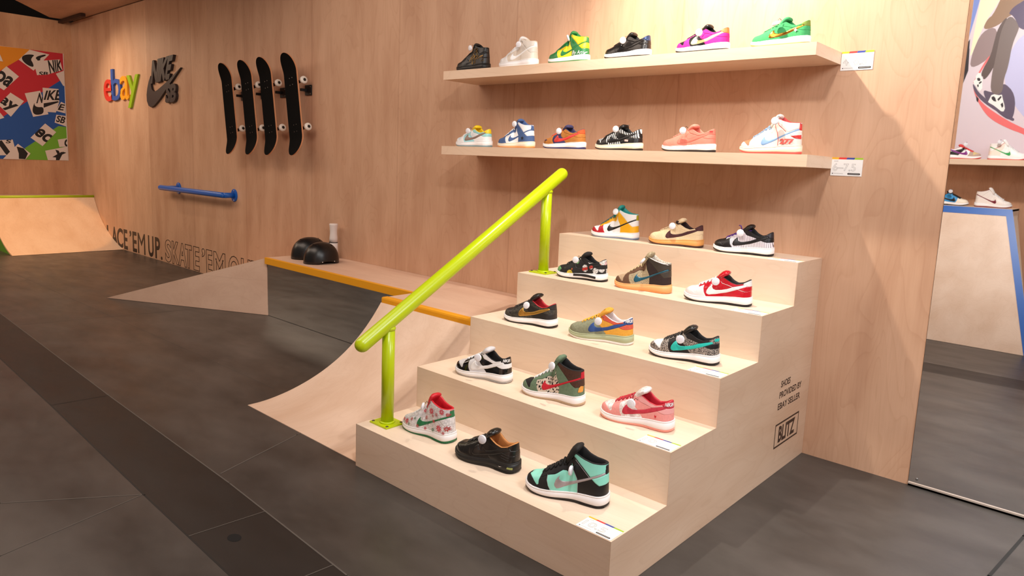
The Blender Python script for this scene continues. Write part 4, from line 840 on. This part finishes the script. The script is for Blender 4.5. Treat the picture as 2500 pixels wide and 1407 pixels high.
    if hi:
        bm = bmesh.new()
        for i in range(26):   # tread nubs round the heel and forefoot edge
            for x in ([.70+.011*i] if i < 26 else []):
                if x > .985: continue
                y = halfw(np.array(x))+.002
                for s in (-1, 1): box(bm, ((x-.5-.0028)*L, (s*y-.003)*L, .006*L), ((x-.5+.0028)*L, (s*y+.0028)*L, .030*L))
        bmobj('tread_nubs', bm, c['outsole'], t)
    # tongue
    if kind == 'low': tp = [(.44, .310, .060, .020), (.49, .362, .080, .030), (.53, .402, .100, .038), (.57, .436, .112, .042), (.605, .454, .113, .042), (.635, .458, .106, .036), (.655, .456, .088, .025), (.666, .452, .055, .010)]
    else: tp = [(.48, .41, .055, .020), (.52, .472, .075, .030), (.55, .524, .092, .036), (.58, .570, .103, .040), (.608, .602, .105, .040), (.633, .616, .098, .034), (.650, .618, .080, .024), (.660, .616, .050, .010)]
    tz = c.get('tongue_raise', 0 if hi else -.028); tx = c.get('tongue_lean', 0); V_, F_ = [], []; nq = 28; nr = len(tp)
    for i, (x, z, wd, th) in enumerate(tp):
        f_ = i/(nr-1); x2, z2 = tp[min(i+1, nr-1)][:2]; x1, z1 = tp[max(i-1, 0)][:2]; dl = math.hypot(x2-x1, z2-z1); nx_, nz_ = -(z2-z1)/dl, (x2-x1)/dl
        for q in range(nq):
            a_ = 2*pi*q/nq; cy, cn = cos(a_), sin(a_); cy = math.copysign(abs(cy)**.8, cy); bend = .022*cy*cy
            V_.append(((x+tx*f_-nx_*bend*1.4+nx_*th*cn-.5)*L, wd*cy*L, (z+tz*f_-bend*.5*(1-.5*f_)+nz_*th*cn)*L))
    for i in range(nr-1):
        for q in range(nq): F_.append((i*nq+q, i*nq+(q+1) % nq, (i+1)*nq+(q+1) % nq, (i+1)*nq+q))
    F_.append(tuple(range((nr-1)*nq, nr*nq))); F_.append(tuple(reversed(range(nq))))
    tg = raw('tongue', V_, F_, c.get('tongue', c['collar']), t, True)
    if c.get('tongue_label'):
        q_ = [V_[3*nq+4], V_[3*nq+10], V_[5*nq+10], V_[5*nq+4]]; q_ = [Vector(p)+Vector((-.0022, 0, .0022)) for p in q_]; raw('woven_label', q_, [(0, 1, 2, 3)], c['tongue_label'], tg)
    # laces: bars across the throat
    def sp(X, tt):   # point on lateral surface near ridge
        i = int(np.argmin(np.abs(xt-X))); j = int(round(tt*Nt)); return Wv[i, j]+np.array([0, 0, 0])
    bm = bmesh.new(); xsb = [.265, .315, .365, .415, .455] if kind == 'low' else [.265, .315, .365, .415, .465, .505]
    lr = .0034*L/.3
    for bi, X in enumerate(xsb):
        for dirn in ((1, -1) if bi < len(xsb)-1 else (1,)):
            pts = []
            for q in np.linspace(-1, 1, 9):
                tt = 1-abs(q)*.30; Xq = X+(.022*q*dirn if bi < len(xsb)-1 else 0); i = int(np.argmin(np.abs(xt-Xq))); j = int(round(tt*Nt)); p = Wv[i, j].copy()
                p[1] = p[1]*(1 if q <= 0 else -1); nn = nrm[i, j].copy(); nn[1] *= (1 if q <= 0 else -1); lift_ = .0042*L/.3
                if abs(q) > .95: lift_ = -.0005
                p = p+(nn*.35+np.array([-.35, 0, .85])*(1-abs(q))*.9)*lift_*1.25; pts.append(p)
            tube(bm, pts, lr, 6, flat=.55, up=Vector((-.4, 0, 1)))
    lc = bmobj('laces', bm, c.get('laces', c['eyestay']), t, True)
    for kind_ in c.get('bow', ()):
        bm = bmesh.new(); x0, z0 = (.47, .37) if kind == 'low' else (.52, .50)
        P0 = np.array([(x0-.5)*L, -.02*L, z0*L])
        for dx, dy, dz in kind_: tube(bm, [P0, P0+np.array([dx*.5, dy*.5, dz*1.0])*L, P0+np.array([dx, dy, dz])*L], lr, 6, flat=.5)
        bmobj('lace_ends', bm, c.get('laces', c['eyestay']), t, True)
    # extras: surface decals on the outer side
    LX, LZ, LY = Wv[:, :, 0], Wv[:, :, 2], Wv[:, :, 1]
    def on(x, z, lift_=.0012, wx=None):
        X_ = (x-.5)*L; z = warp(kind, x if wx is None else wx, z); Z_ = z*L
        if z < float(MSF(x)+spring(np.array(x)))-.004: return (X_, -(float(halfw(np.array(x)))+.0068)*L, Z_)
        k = np.argmin((LX-X_)**2+(LZ-Z_)**2); return (X_, LY.flat[k]-lift_-.0008, Z_)
    for ex in extras:
        if ex[0] == 'text':
            _, s, x0, x1, z0, z1, mat, bold, shear = ex; Vt, Ft, _ = glyphs(s, bold, shear)
            raw('printed_words', [on(x0+(x1-x0)*u, z0+(z1-z0)*v, .0034, (x0+x1)/2) for u, v in Vt], Ft, mat, t)
        elif ex[0] == 'line':
            _, pts, wd, mat = ex; bm = bmesh.new(); tube(bm, [on(x, z, .0012) for x, z in pts], wd, 5); bmobj('stitching', bm, mat, t)
        elif ex[0] == 'poly':
            _, nm_, pts, mat = ex; bm = bmesh.new(); bm.faces.new([bm.verts.new((x, z, 0)) for x, z in pts]); bmesh.ops.triangulate(bm, faces=bm.faces); bmesh.ops.subdivide_edges(bm, edges=bm.edges, cuts=3, use_grid_fill=True)
            for v in bm.verts: v.co = Vector(on(v.co.x, v.co.y, .0038))
            bmobj(nm_, bm, mat, t)
        elif ex[0] == 'flower':
            _, pts, mats = ex
            for fi, (x, z, r) in enumerate(pts):
                Vt, Ft = [], []
                for kpt in range(9):
                    an = 2*pi*kpt/9+fi; q = len(Vt)
                    for rr_, da in ((.12, 0), (.6, .30), (1.15, 0), (.6, -.30)): Vt.append(on(x+r*rr_*cos(an+da), z+r*rr_*sin(an+da), .0036))
                    Ft.append((q, q+1, q+2, q+3))
                raw('printed_flower', Vt, Ft, mats[fi % len(mats)], t)
    return t
def security_tag(label, pos, n=(.25, -1, .12), r=.0178):
    t = thing('security_tag', label, 'security tag', pos, 0, 'round white security tags on the sneakers'); n = Vector(n).normalized()
    q = n.to_track_quat('Z', 'Y'); M = q.to_matrix().to_4x4()
    bm = bmesh.new(); lathe(bm, [(r*.6, -.007), (r*.94, -.0058), (r, -.003), (r, .000), (r*.94, .0028), (r*.80, .0042), (r*.76, .0038), (r*.72, .0043), (r*.40, .0050), (r*.05, .0052)], 28); bm.transform(M); bmobj('disc', bm, WHITE_TAG, t, True)
    bm = bmesh.new(); tube(bm, [Vector((.004, .012, .012)), Vector((.010, .014, .022)), Vector((.016, .022, .014))], .0012, 6); bmobj('cord', bm, CORD, t)
    return t

# ---- colours
def lea(r, g, b, rough=.42): return plain((r, g, b), rough, bump=.12, bscale=500)
def suede(r, g, b, k=.82): return pat('suede', (int(r*k), int(g*k), int(b*k)), (r, g, b), rough=.85)
WH = lea(240, 238, 238); BK = lea(24, 22, 23, .38); BKS = suede(34, 30, 31, .6); MID = plain((242, 238, 238), .5); MIDC = plain((240, 224, 200), .5)
RUB = plain((34, 28, 27), .65); GUM = plain((228, 158, 92), .55); LINB = plain((22, 20, 21), .8, bump=.3, bscale=900)
def cols(quarter, **k):
    d = dict(quarter=quarter, collar=quarter, heel=quarter, guard=quarter, eyestay=quarter, toe=quarter, tab=quarter, tick=quarter, lining=LINB, midsole=MID, outsole=RUB); d.update(k)
    d.setdefault('tongue', d['eyestay']); d.setdefault('laces', d['eyestay']); return d
GOLD = plain((196, 148, 70), .3, .7); SILV = plain((178, 166, 168), .32, .15)
Z = dict(U=1.973, L=1.488, T1=.2, T2=.4, T3=.6, T4=.8, T5=1.0)
UG, LG, TG = 'sneakers on the upper wall shelf', 'sneakers on the lower wall shelf', 'sneakers on the stair display'
def P(k): return Z.get(k[:2], Z.get(k[0]))
# bottom step
red = lea(214, 34, 48); grn = lea(40, 122, 76)
flo = pat('camo', (236, 232, 232), (206, 202, 204), (246, 244, 244), rough=.5, scale=.8)
RF = plain((206, 44, 66), .6); RF2 = plain((178, 52, 50), .6); GL = plain((70, 120, 90), .6)
SHOES = []
def add(key, label, kind, x, y, yaw, L, c, tagpos=None, tagn=(.25, -1, .12), extras=(), taglabel=None, hi=True, group=TG, z=None):
    o = sneaker(label, kind, (x, y, (P(key) if z is None else z)+.0003), yaw, L, c, hi, group, extras)
    if tagpos: security_tag('round white security tag on the '+taglabel, tagpos, tagn)
    SHOES.append(o); return o
add('T1a', 'white floral high-top sneaker with green tick and red lining', 'high', -1.083, -1.558, 3, .30, cols(flo, tick=grn, tab=grn, lining=red, tongue=red, laces=WH, outsole=plain((34, 110, 66), .5)),
    (-1.056, -1.622, .346), (-.75, -.6, .2), [('flower', [(.84, .185, .052), (.66, .38, .050), (.20, .15, .040), (.955, .22, .038), (.86, .43, .045), (.43, .12, .028), (.56, .10, .024), (.73, .25, .026), (.12, .155, .024), (.30, .20, .024), (.50, .34, .026), (.95, .42, .028)], [RF, RF, RF, RF2, RF, RF2]), ('flower', [(.72, .125, .030), (.56, .26, .03), (.26, .12, .022), (.77, .36, .028), (.36, .22, .02), (.92, .15, .022), (.60, .18, .022), (.70, .32, .02)], [GL, RF2])], 'white floral high-top')
BKL = plain((20, 18, 18), .32, bump=.35, bscale=120, coat=.2); TAN = plain((206, 138, 76), .6, bump=.1)
add('T1b', 'all-black leather shoe with tan lining and chunky lugged sole', 'low', -.697, -1.584, 9, .303, cols(BKL, lining=TAN, midsole=plain((20, 19, 19), .5), outsole=plain((24, 22, 21), .6), tick=BKL),
    (-.674, -1.643, .319), (.2, -1, .1), [('poly', 'small_mark', [(.775, .045), (.79, .035), (.83, .052), (.79, .043)], WH), ('line', [(.80, .16), (.9, .155), (.99, .17)], .0008, plain((40, 36, 36), .5)), ('line', [(.80, .19), (.9, .185), (.99, .20)], .0008, plain((40, 36, 36), .5)), ('line', [(.80, .22), (.9, .215), (.99, .23)], .0008, plain((40, 36, 36), .5)), ('poly', 'air_window', [(.90, .05), (.985, .05), (.985, .078), (.91, .075)], plain((150, 160, 90), .2))], 'all-black leather shoe')
TEAL = lea(150, 234, 214); 
add('T1c', 'mint and black high-top sneaker with silver tick', 'high', -.300, -1.575, 17, .322, cols(TEAL, guard=BKS, eyestay=BKS, heel=BK, tick=SILV, tab=BK, laces=plain((20, 18, 18), .7), tongue=plain((20, 18, 18), .7), toe=TEAL, collar=TEAL),
    (-.255, -1.620, .325), (-.95, -.35, .05), [('line', [(.375, .078), (.335, .13), (.312, .19), (.308, .245)], .0006, SILV), ('line', [(.672, .085), (.668, .19), (.652, .25), (.605, .33)], .0006, SILV), ('line', [(.62, .455), (.70, .388), (.80, .30)], .0006, SILV)], 'mint and black high-top')
# second step
GRY = lea(214, 212, 216); PAT = plain((18, 16, 17), .12, coat=.5)
add('T2a', 'black, grey and white low sneaker with white tick on the second step', 'low', -1.064, -1.245, 11, .303, cols(GRY, guard=PAT, eyestay=PAT, heel=PAT, collar=WH, toe=GRY, tick=WH, tab=PAT, laces=WH, tongue=GRY, outsole=plain((176, 172, 168), .3)),
    (-1.044, -1.307, .507), (.35, -1, .1), [('text', 'NIKE', .905, .985, .315, .358, WH, .04, .2)], 'black, grey and white low sneaker')
SGR = suede(112, 136, 108); COW = pat('cow', (214, 198, 180), (26, 18, 16)); BRH = pat('suede', (52, 28, 20), (84, 50, 36), rough=.5)
add('T2b', 'green suede high-top sneaker with spotted panel and red tick', 'high', -.660, -1.228, 8, .305, cols(COW, guard=SGR, eyestay=SGR, heel=SGR, collar=BRH, toe=BKS, tick=suede(206, 32, 48, .9), tab=suede(206, 32, 48, .9), laces=WH, tongue=SGR, outsole=plain((196, 170, 140), .4)),
    (-.627, -1.288, .559), (-.25, -1, .3), [('poly', 'leash_charm', [(.955, .20), (.985, .20), (.995, .27), (.975, .29), (.96, .26)], plain((228, 160, 70), .4))], 'green suede spotted high-top')
PNK = suede(246, 160, 154, .92); FW = pat('satin', (226, 208, 204), (250, 244, 242), rough=.35)
add('T2c', 'pink low sneaker with red tick and red laces', 'low', -.251, -1.205, 10, .307, cols(FW, guard=PNK, eyestay=PNK, heel=PNK, collar=lea(240, 170, 168), toe=FW, tick=suede(214, 56, 76, .85), tab=suede(220, 66, 82, .85), laces=plain((190, 30, 50), .6), lining=plain((204, 40, 58), .45), tongue=FW, outsole=plain((244, 164, 148), .4)),
    (-.242, -1.267, .492), (.1, -1, .1), [('text', 'NIKE', .90, .985, .315, .36, WH, .04, .2), ('poly', 'heart_mark', [(.80, .130), (.785, .155), (.79, .17), (.80, .16), (.81, .17), (.815, .155)], plain((200, 30, 44), .5))], 'pink low sneaker')
# middle step
CAM = pat('camo', (46, 42, 36), (74, 70, 60), (30, 28, 26)); DKL = lea(40, 36, 35)
add('T3a', 'dark camouflage low sneaker with gold tick and puffy black tongue', 'low', -1.094, -.888, 8, .305, cols(CAM, guard=CAM, eyestay=DKL, heel=DKL, toe=DKL, collar=CAM, tick=GOLD, tab=DKL, laces=DKL, tongue=lea(22, 20, 20), lining=plain((188, 30, 42), .6), tongue_raise=.04, tongue_lean=.04),
    (-1.072, -.950, .703), (.05, -1, .35), [], 'dark camouflage low sneaker')
OLV = suede(150, 152, 124); YEL = suede(240, 174, 62, .9); RBL = suede(52, 84, 150, .85)
add('T3b', 'olive and yellow low sneaker with blue tick and sage sole', 'low', -.668, -.880, 14, .315, cols(OLV, guard=OLV, eyestay=OLV, toe=OLV, heel=YEL, collar=suede(222, 96, 70, .9), tick=RBL, tab=RBL, laces=plain((246, 178, 50), .6), tongue=YEL, lining=plain((236, 222, 222), .7), midsole=plain((168, 174, 138), .55), outsole=plain((244, 240, 236), .5), tongue_label=plain((30, 56, 110), .5)),
    (-.633, -.958, .704), (.1, -1, .2), [('text', 'NIKE', .90, .985, .315, .36, WH, .04, .2)], 'olive and yellow low sneaker')
ELE = pat('elephant', (38, 32, 32), (196, 182, 170)); AQ = lea(34, 196, 182)
add('T3c', 'grey cracked-print low sneaker with turquoise tick and white toe', 'low', -.245, -.868, 11, .306, cols(BK, guard=ELE, eyestay=ELE, toe=WH, heel=ELE, collar=BK, tick=AQ, tab=ELE, laces=BK, tongue=BK, tongue_label=plain((30, 90, 70), .5)),
    (-.232, -.932, .696), (.25, -1, .1), [('poly', 'heel_mark', [(.935, .318), (.98, .325), (.985, .365), (.94, .355)], AQ)], 'grey cracked-print low sneaker')
# fourth step
DOOD = pat('paint', (24, 22, 24), (206, 60, 50), (70, 110, 190), (120, 190, 120), (230, 200, 60), (230, 230, 228), (220, 110, 60)); DOOW = pat('paint', (24, 22, 24), (232, 230, 228), (226, 224, 222), (232, 190, 196), (235, 232, 230))
add('T4a', 'black canvas low sneaker covered in colourful doodles', 'low', -1.054, -.527, 8, .298, cols(DOOD, heel=DOOW, collar=BKS, tab=DOOW, tick=DOOD, eyestay=BKS, laces=BKS, guard=DOOD, toe=BKS, tongue=BKS),
    (-1.054, -.590, .905), (.2, -1, .1), [('poly', 'sole_print', [(.42, .022), (.99, .022), (.99, .066), (.42, .066)], plain((30, 28, 30), .5)), ('poly', 'small_mark', [(.68, .285), (.70, .262), (.78, .288), (.71, .274)], WH)], 'doodled black canvas low sneaker')
BRS = suede(112, 78, 56); KNT = pat('elephant', (140, 122, 94), (204, 188, 154), scale=1.3); DBR = suede(52, 34, 30, .7); OLB = lea(62, 54, 46)
add('T4b', 'brown high-top sneaker with knit panel, blue tick and orange sole', 'high', -.668, -.540, 7, .300, cols(KNT, guard=BRS, eyestay=BRS, heel=DBR, collar=OLB, toe=suede(200, 170, 138), tick=plain((36, 92, 112), .35, .3), tab=OLB, laces=plain((214, 190, 150), .6), lining=pat('cow', (220, 210, 196), (150, 140, 128), scale=2.2), tongue=KNT, midsole=plain((248, 174, 112), .5), outsole=plain((244, 158, 92), .5)),
    (-.641, -.602, .952), (-.7, -.35, .62), [('line', [(.66, .515), (.75, .485), (.85, .468), (.95, .468)], .0018, WH)], 'brown knit-panel high-top')
RFD = pat('fade', (238, 232, 232), (196, 24, 40), rough=.2); RDP = plain((196, 20, 38), .2, coat=.3)
add('T4c', 'shiny red low sneaker fading to a white toe, with white tick', 'low', -.272, -.532, 15, .308, cols(RDP, guard=RFD, eyestay=RDP, heel=RDP, collar=RDP, toe=plain((236, 232, 232), .25), tick=WH, tab=plain((236, 234, 232), .35), laces=WH, tongue=RDP, lining=plain((40, 34, 32), .7)),
    (-.258, -.594, .905), (.2, -1, .2), [('line', [(.50, .35), (.57, .27), (.66, .25), (.8, .212), (.9, .2), (.99, .225)], .0006, WH)], 'shiny red low sneaker')
# top step
YLW = lea(244, 178, 26); CHR = lea(182, 28, 42)
add('T5a', 'white, yellow and dark red high-top sneaker with black tick', 'high', -1.079, -.199, 8, .290, cols(WH, guard=CHR, eyestay=YLW, heel=YLW, collar=WH, toe=WH, tick=BK, tab=lea(170, 160, 30), laces=plain((70, 120, 120), .5), lining=plain((30, 152, 146), .5), tongue=plain((30, 152, 146), .5), outsole=plain((128, 142, 168), .35)),
    (-1.045, -.257, 1.152), (-.1, -1, .2), [], 'white, yellow and red high-top')
CRM = suede(238, 212, 172, .93); PLM = suede(84, 44, 46, .8)
add('T5b', 'cream low sneaker with plum tick and gum sole', 'low', -.688, -.205, 9, .297, cols(CRM, tick=PLM, tab=PLM, lining=plain((44, 20, 20), .8), tongue=CRM, midsole=plain((222, 156, 84), .55), outsole=plain((74, 44, 34), .6)),
    (-.682, -.264, 1.105), (.15, -1, .1), [('poly', 'tongue_pad', [(.50, .36), (.55, .34), (.60, .35), (.58, .40), (.52, .41)], plain((44, 20, 20), .8))], 'cream low sneaker')
STR = pat('stripes', (238, 230, 236), (120, 110, 122), rough=.5)
add('T5c', 'black and striped white low sneaker with black tick and purple laces', 'low', -.316, -.200, 8, .297, cols(STR, guard=BK, toe=BK, eyestay=STR, heel=STR, collar=BK, tick=BK, tab=lea(40, 34, 40), laces=plain((92, 44, 140), .5), tongue=BK, bow=([(-.06, -.02, .09), (.16, -.03, .02)],)),
    (-.310, -.262, 1.105), (.2, -1, .1), [], 'black and striped white low sneaker')
# upper shelf
SP = dict(hi=False, group=UG)
add('U1', 'all-black high-top sneaker with gold scribbled lettering', 'high', -2.201, -.266, 0, 0.276, cols(lea(18, 16, 17), tongue_raise=-.05, midsole=plain((20, 17, 16), .5), tick=lea(18, 16, 17), outsole=RUB), (-2.174, -0.326, 2.105), (-.2, -1, -.1),
    [('line', [(.52, .40), (.58, .44), (.65, .42), (.72, .46), (.74, .42), (.66, .36), (.6, .33), (.64, .26), (.72, .28), (.73, .36), (.70, .40)], .0011, GOLD), ('line', [(.50, .16), (.52, .26), (.58, .30), (.55, .20), (.62, .24), (.66, .30), (.64, .18), (.72, .22), (.78, .30), (.76, .20), (.86, .28), (.92, .31), (.84, .24), (.93, .25), (.88, .17), (.95, .20)], .0011, GOLD), ('line', [(.53, .13), (.57, .10), (.58, .20), (.60, .09), (.66, .16), (.67, .11), (.70, .18)], .0010, GOLD)], 'all-black high-top', **SP)
add('U2', 'off-white and beige high-top sneaker with white tick', 'high', -1.809, -.266, 0, 0.293, cols(lea(206, 190, 174), guard=lea(226, 222, 220), eyestay=lea(226, 222, 220), tongue_raise=-.05, heel=lea(216, 204, 192), collar=lea(212, 202, 192), toe=WH, tick=WH, tab=WH, laces=WH, tongue=WH, lining=lea(230, 216, 200), outsole=MID), (-1.761, -0.326, 2.096), (.1, -1, -.1), [], 'off-white and beige high-top', **SP)
GN = lea(28, 112, 54); YG = lea(248, 200, 24)
add('U3', 'green and yellow high-top sneaker with white script on the heel', 'high', -1.423, -.266, 0, 0.281, cols(YG, guard=GN, eyestay=GN, heel=GN, toe=GN, collar=YG, tick=GN, tab=GN, laces=GN, tongue=GN, lining=GN, outsole=plain((44, 128, 66), .5)), (-1.393, -0.32, 2.103), (-.75, -.6, -.35), [('text', 'By Any', .69, .99, .10, .20, WH, .0, .2)], 'green and yellow high-top', **SP)
add('U4', 'black leather low sneaker with black tick and white midsole', 'low', -1.025, -.266, 0, 0.282, cols(lea(26, 23, 22, .3), tab=plain((70, 84, 120), .15, .6)), (-1.02, -0.326, 2.06), (.1, -1, -.1), [], 'black leather low sneaker', **SP)
MG = suede(222, 30, 140, .9)
add('U5', 'magenta and black low sneaker with pale yellow tick', 'low', -0.588, -.266, 0, 0.282, cols(BK, guard=MG, eyestay=MG, heel=MG, collar=MG, toe=BK, tick=lea(244, 228, 160), tab=lea(240, 120, 60), laces=BK, tongue=BK), (-0.58, -0.326, 2.062), (.1, -1, -.1), [], 'magenta and black low sneaker', **SP)
GE = suede(64, 164, 98, .9)
add('U6', 'bright green low sneaker with gold tick and clover on the heel', 'low', -0.198, -.266, 0, 0.272, cols(GE, tick=plain((206, 152, 60), .2, .9), tab=suede(130, 150, 60, .9), lining=GE, outsole=GUM), (-0.203, -0.322, 2.071), (-.2, -.5, .9),
    [('poly', 'clover_mark', [(.795+.022*cos(a)*(1+.35*cos(4*a)), .20+.022*sin(a)*(1+.35*cos(4*a))) for a in np.linspace(0, 2*pi, 25)[:-1]], WH)], 'bright green low sneaker', **SP)
# lower shelf
SP = dict(hi=False, group=LG)
AQL = lea(158, 210, 216)
add('L1', 'white and pale blue low sneaker with brown tick and yellow collar', 'low', -2.172, -.266, 3, 0.291, cols(AQL, guard=WH, eyestay=WH, heel=WH, collar=lea(150, 208, 206), toe=lea(214, 222, 230), tick=lea(138, 112, 100), tab=lea(240, 206, 30), lining=plain((242, 206, 30), .5), laces=WH, tongue=lea(242, 206, 30), outsole=plain((132, 160, 170), .4)), (-2.17, -0.326, 1.588), (.1, -1, -.05), [], 'white and pale blue low sneaker', **SP)
DN = suede(76, 102, 152, .85)
add('L2', 'denim blue and white high-top sneaker with star on the heel', 'high', -1.802, -.266, 0, 0.282, cols(WH, guard=DN, eyestay=DN, heel=DN, toe=DN, collar=WH, tick=DN, tab=DN, laces=WH, tongue=DN, lining=DN, midsole=MIDC, outsole=GUM), (-1.772, -0.323, 1.63), (-.1, -1, 0), [('poly', 'star_mark', [(.80+.05*(1 if k % 2 == 0 else .38)*sin(k*pi/5), .185+.05*(1 if k % 2 == 0 else .38)*cos(k*pi/5)) for k in range(10)], BK)], 'denim blue and white high-top', **SP)
BRN = suede(190, 120, 50, .9); NV = suede(62, 56, 96, .85); RD = lea(222, 60, 56)
add('L3', 'golden brown and navy low sneaker with red tick', 'low', -1.424, -.266, 1, 0.292, cols(NV, guard=BRN, toe=BRN, eyestay=BRN, heel=BRN, collar=BRN, tick=RD, tab=suede(214, 92, 44, .9), laces=RD, tongue=NV, lining=NV, outsole=plain((44, 50, 104), .5)), (-1.421, -0.326, 1.588), (.1, -1, 0), [('poly', 'toe_stripe', [(.08, .155), (.16, .15), (.18, .165), (.14, .175)], NV)], 'golden brown and navy low sneaker', **SP)
ZB = pat('zebra', (24, 20, 20), (240, 236, 232), rough=.5)
add('L4', 'black low sneaker with zebra-striped panels and cream sole', 'low', -1.045, -.266, 1, 0.292, cols(ZB, guard=BK, toe=ZB, eyestay=BK, heel=BK, collar=ZB, tick=BK, tab=ZB, laces=BK, tongue=BK, midsole=MIDC, bow=([(.16, -.02, .03), (.26, -.02, .09), (.24, -.02, .02)],)), (-1.031, -0.326, 1.599), (.1, -1, 0), [('poly', 'side_patch', [(.71, .125), (.79, .125), (.79, .16), (.71, .16)], plain((228, 186, 176), .5))], 'zebra-striped low sneaker', **SP)
SAL = suede(244, 142, 122, .93)
add('L5', 'salmon pink suede low sneaker with white sole', 'low', -0.623, -.266, 0, 0.292, cols(SAL, tab=SAL, lining=SAL, tick=suede(236, 128, 108, .92)), (-0.628, -0.326, 1.592), (.1, -1, 0), [('poly', 'heel_mark', [(.92, .32), (.965, .325), (.97, .352), (.925, .345)], RD)], 'salmon pink low sneaker', **SP)
IV = lea(240, 228, 218); LB = lea(140, 176, 218)
add('L6', 'white high-top sneaker with light blue tick and red 277', 'high', -0.199, -.266, 0, 0.291, cols(IV, guard=IV, toe=lea(240, 130, 96), tick=LB, tab=RD, laces=LB, lining=plain((190, 50, 50), .6), tongue=IV, midsole=MIDC, outsole=plain((228, 92, 84), .5)), (-0.165, -0.323, 1.637), (-.05, -1, .1),
    [('text', '277', .70, .92, .13, .215, plain((214, 84, 76), .5), .06, 0), ('poly', 'heel_patch', [(.86, .262), (.985, .31), (.99, .245), (.92, .25)], RD), ('line', [(.60, .50), (.655, .42), (.72, .37), (.78, .325)], .0011, RD), ('line', [(.585, .45), (.60, .38), (.64, .30), (.665, .20), (.668, .10)], .0011, RD)], 'white high-top with red 277', **SP)
# display reflected in the mirror (real shoes on the opposite shelf and ramp deck, toes to +x)
SM = dict(hi=False, group='sneakers seen in the mirror')
add('M1', 'multicoloured low sneaker with purple tick seen in the mirror', 'low', -.245, -4.50, 180, .30, cols(WH, guard=suede(190, 166, 150, .9), toe=suede(230, 200, 140), eyestay=RD, heel=BK, collar=WH, tick=lea(130, 40, 130), tab=lea(60, 160, 120), laces=RD, lining=RD, outsole=plain((214, 60, 56), .5)), (-.225, -4.43, 1.752), (.1, 1, 0), [], 'multicoloured low sneaker', z=1.613, **SM)
add('M2', 'white high-top sneaker with green tick seen in the mirror', 'high', .110, -4.50, 180, .31, cols(lea(246, 240, 236), tick=lea(40, 160, 84), heel=lea(246, 226, 212), laces=WH, lining=WH, outsole=plain((222, 70, 64), .5)), (.045, -4.43, 1.778), (.1, 1, 0), [('line', [(.60, .48), (.68, .40), (.76, .34), (.84, .28)], .0012, RD)], 'white high-top with green tick', z=1.613, **SM)
add('M3', 'cream and bright blue low sneaker seen in the mirror', 'low', -.280, -4.42, 180, .29, cols(lea(44, 140, 200), guard=lea(236, 222, 202), toe=lea(236, 222, 202), eyestay=BK, heel=lea(44, 140, 200), tick=BK, lining=BK), (-.285, -4.35, 1.30), (.1, 1, 0), [], 'cream and blue low sneaker', z=1.166, **SM)
add('M4', 'white high-top sneaker with dark red tick seen in the mirror', 'high', .062, -4.42, 180, .30, cols(lea(236, 226, 220), tick=lea(120, 24, 44), laces=WH, lining=lea(120, 24, 44), outsole=plain((130, 30, 44), .5)), None, (0, 1, 0), [], None, z=1.166, **SM)
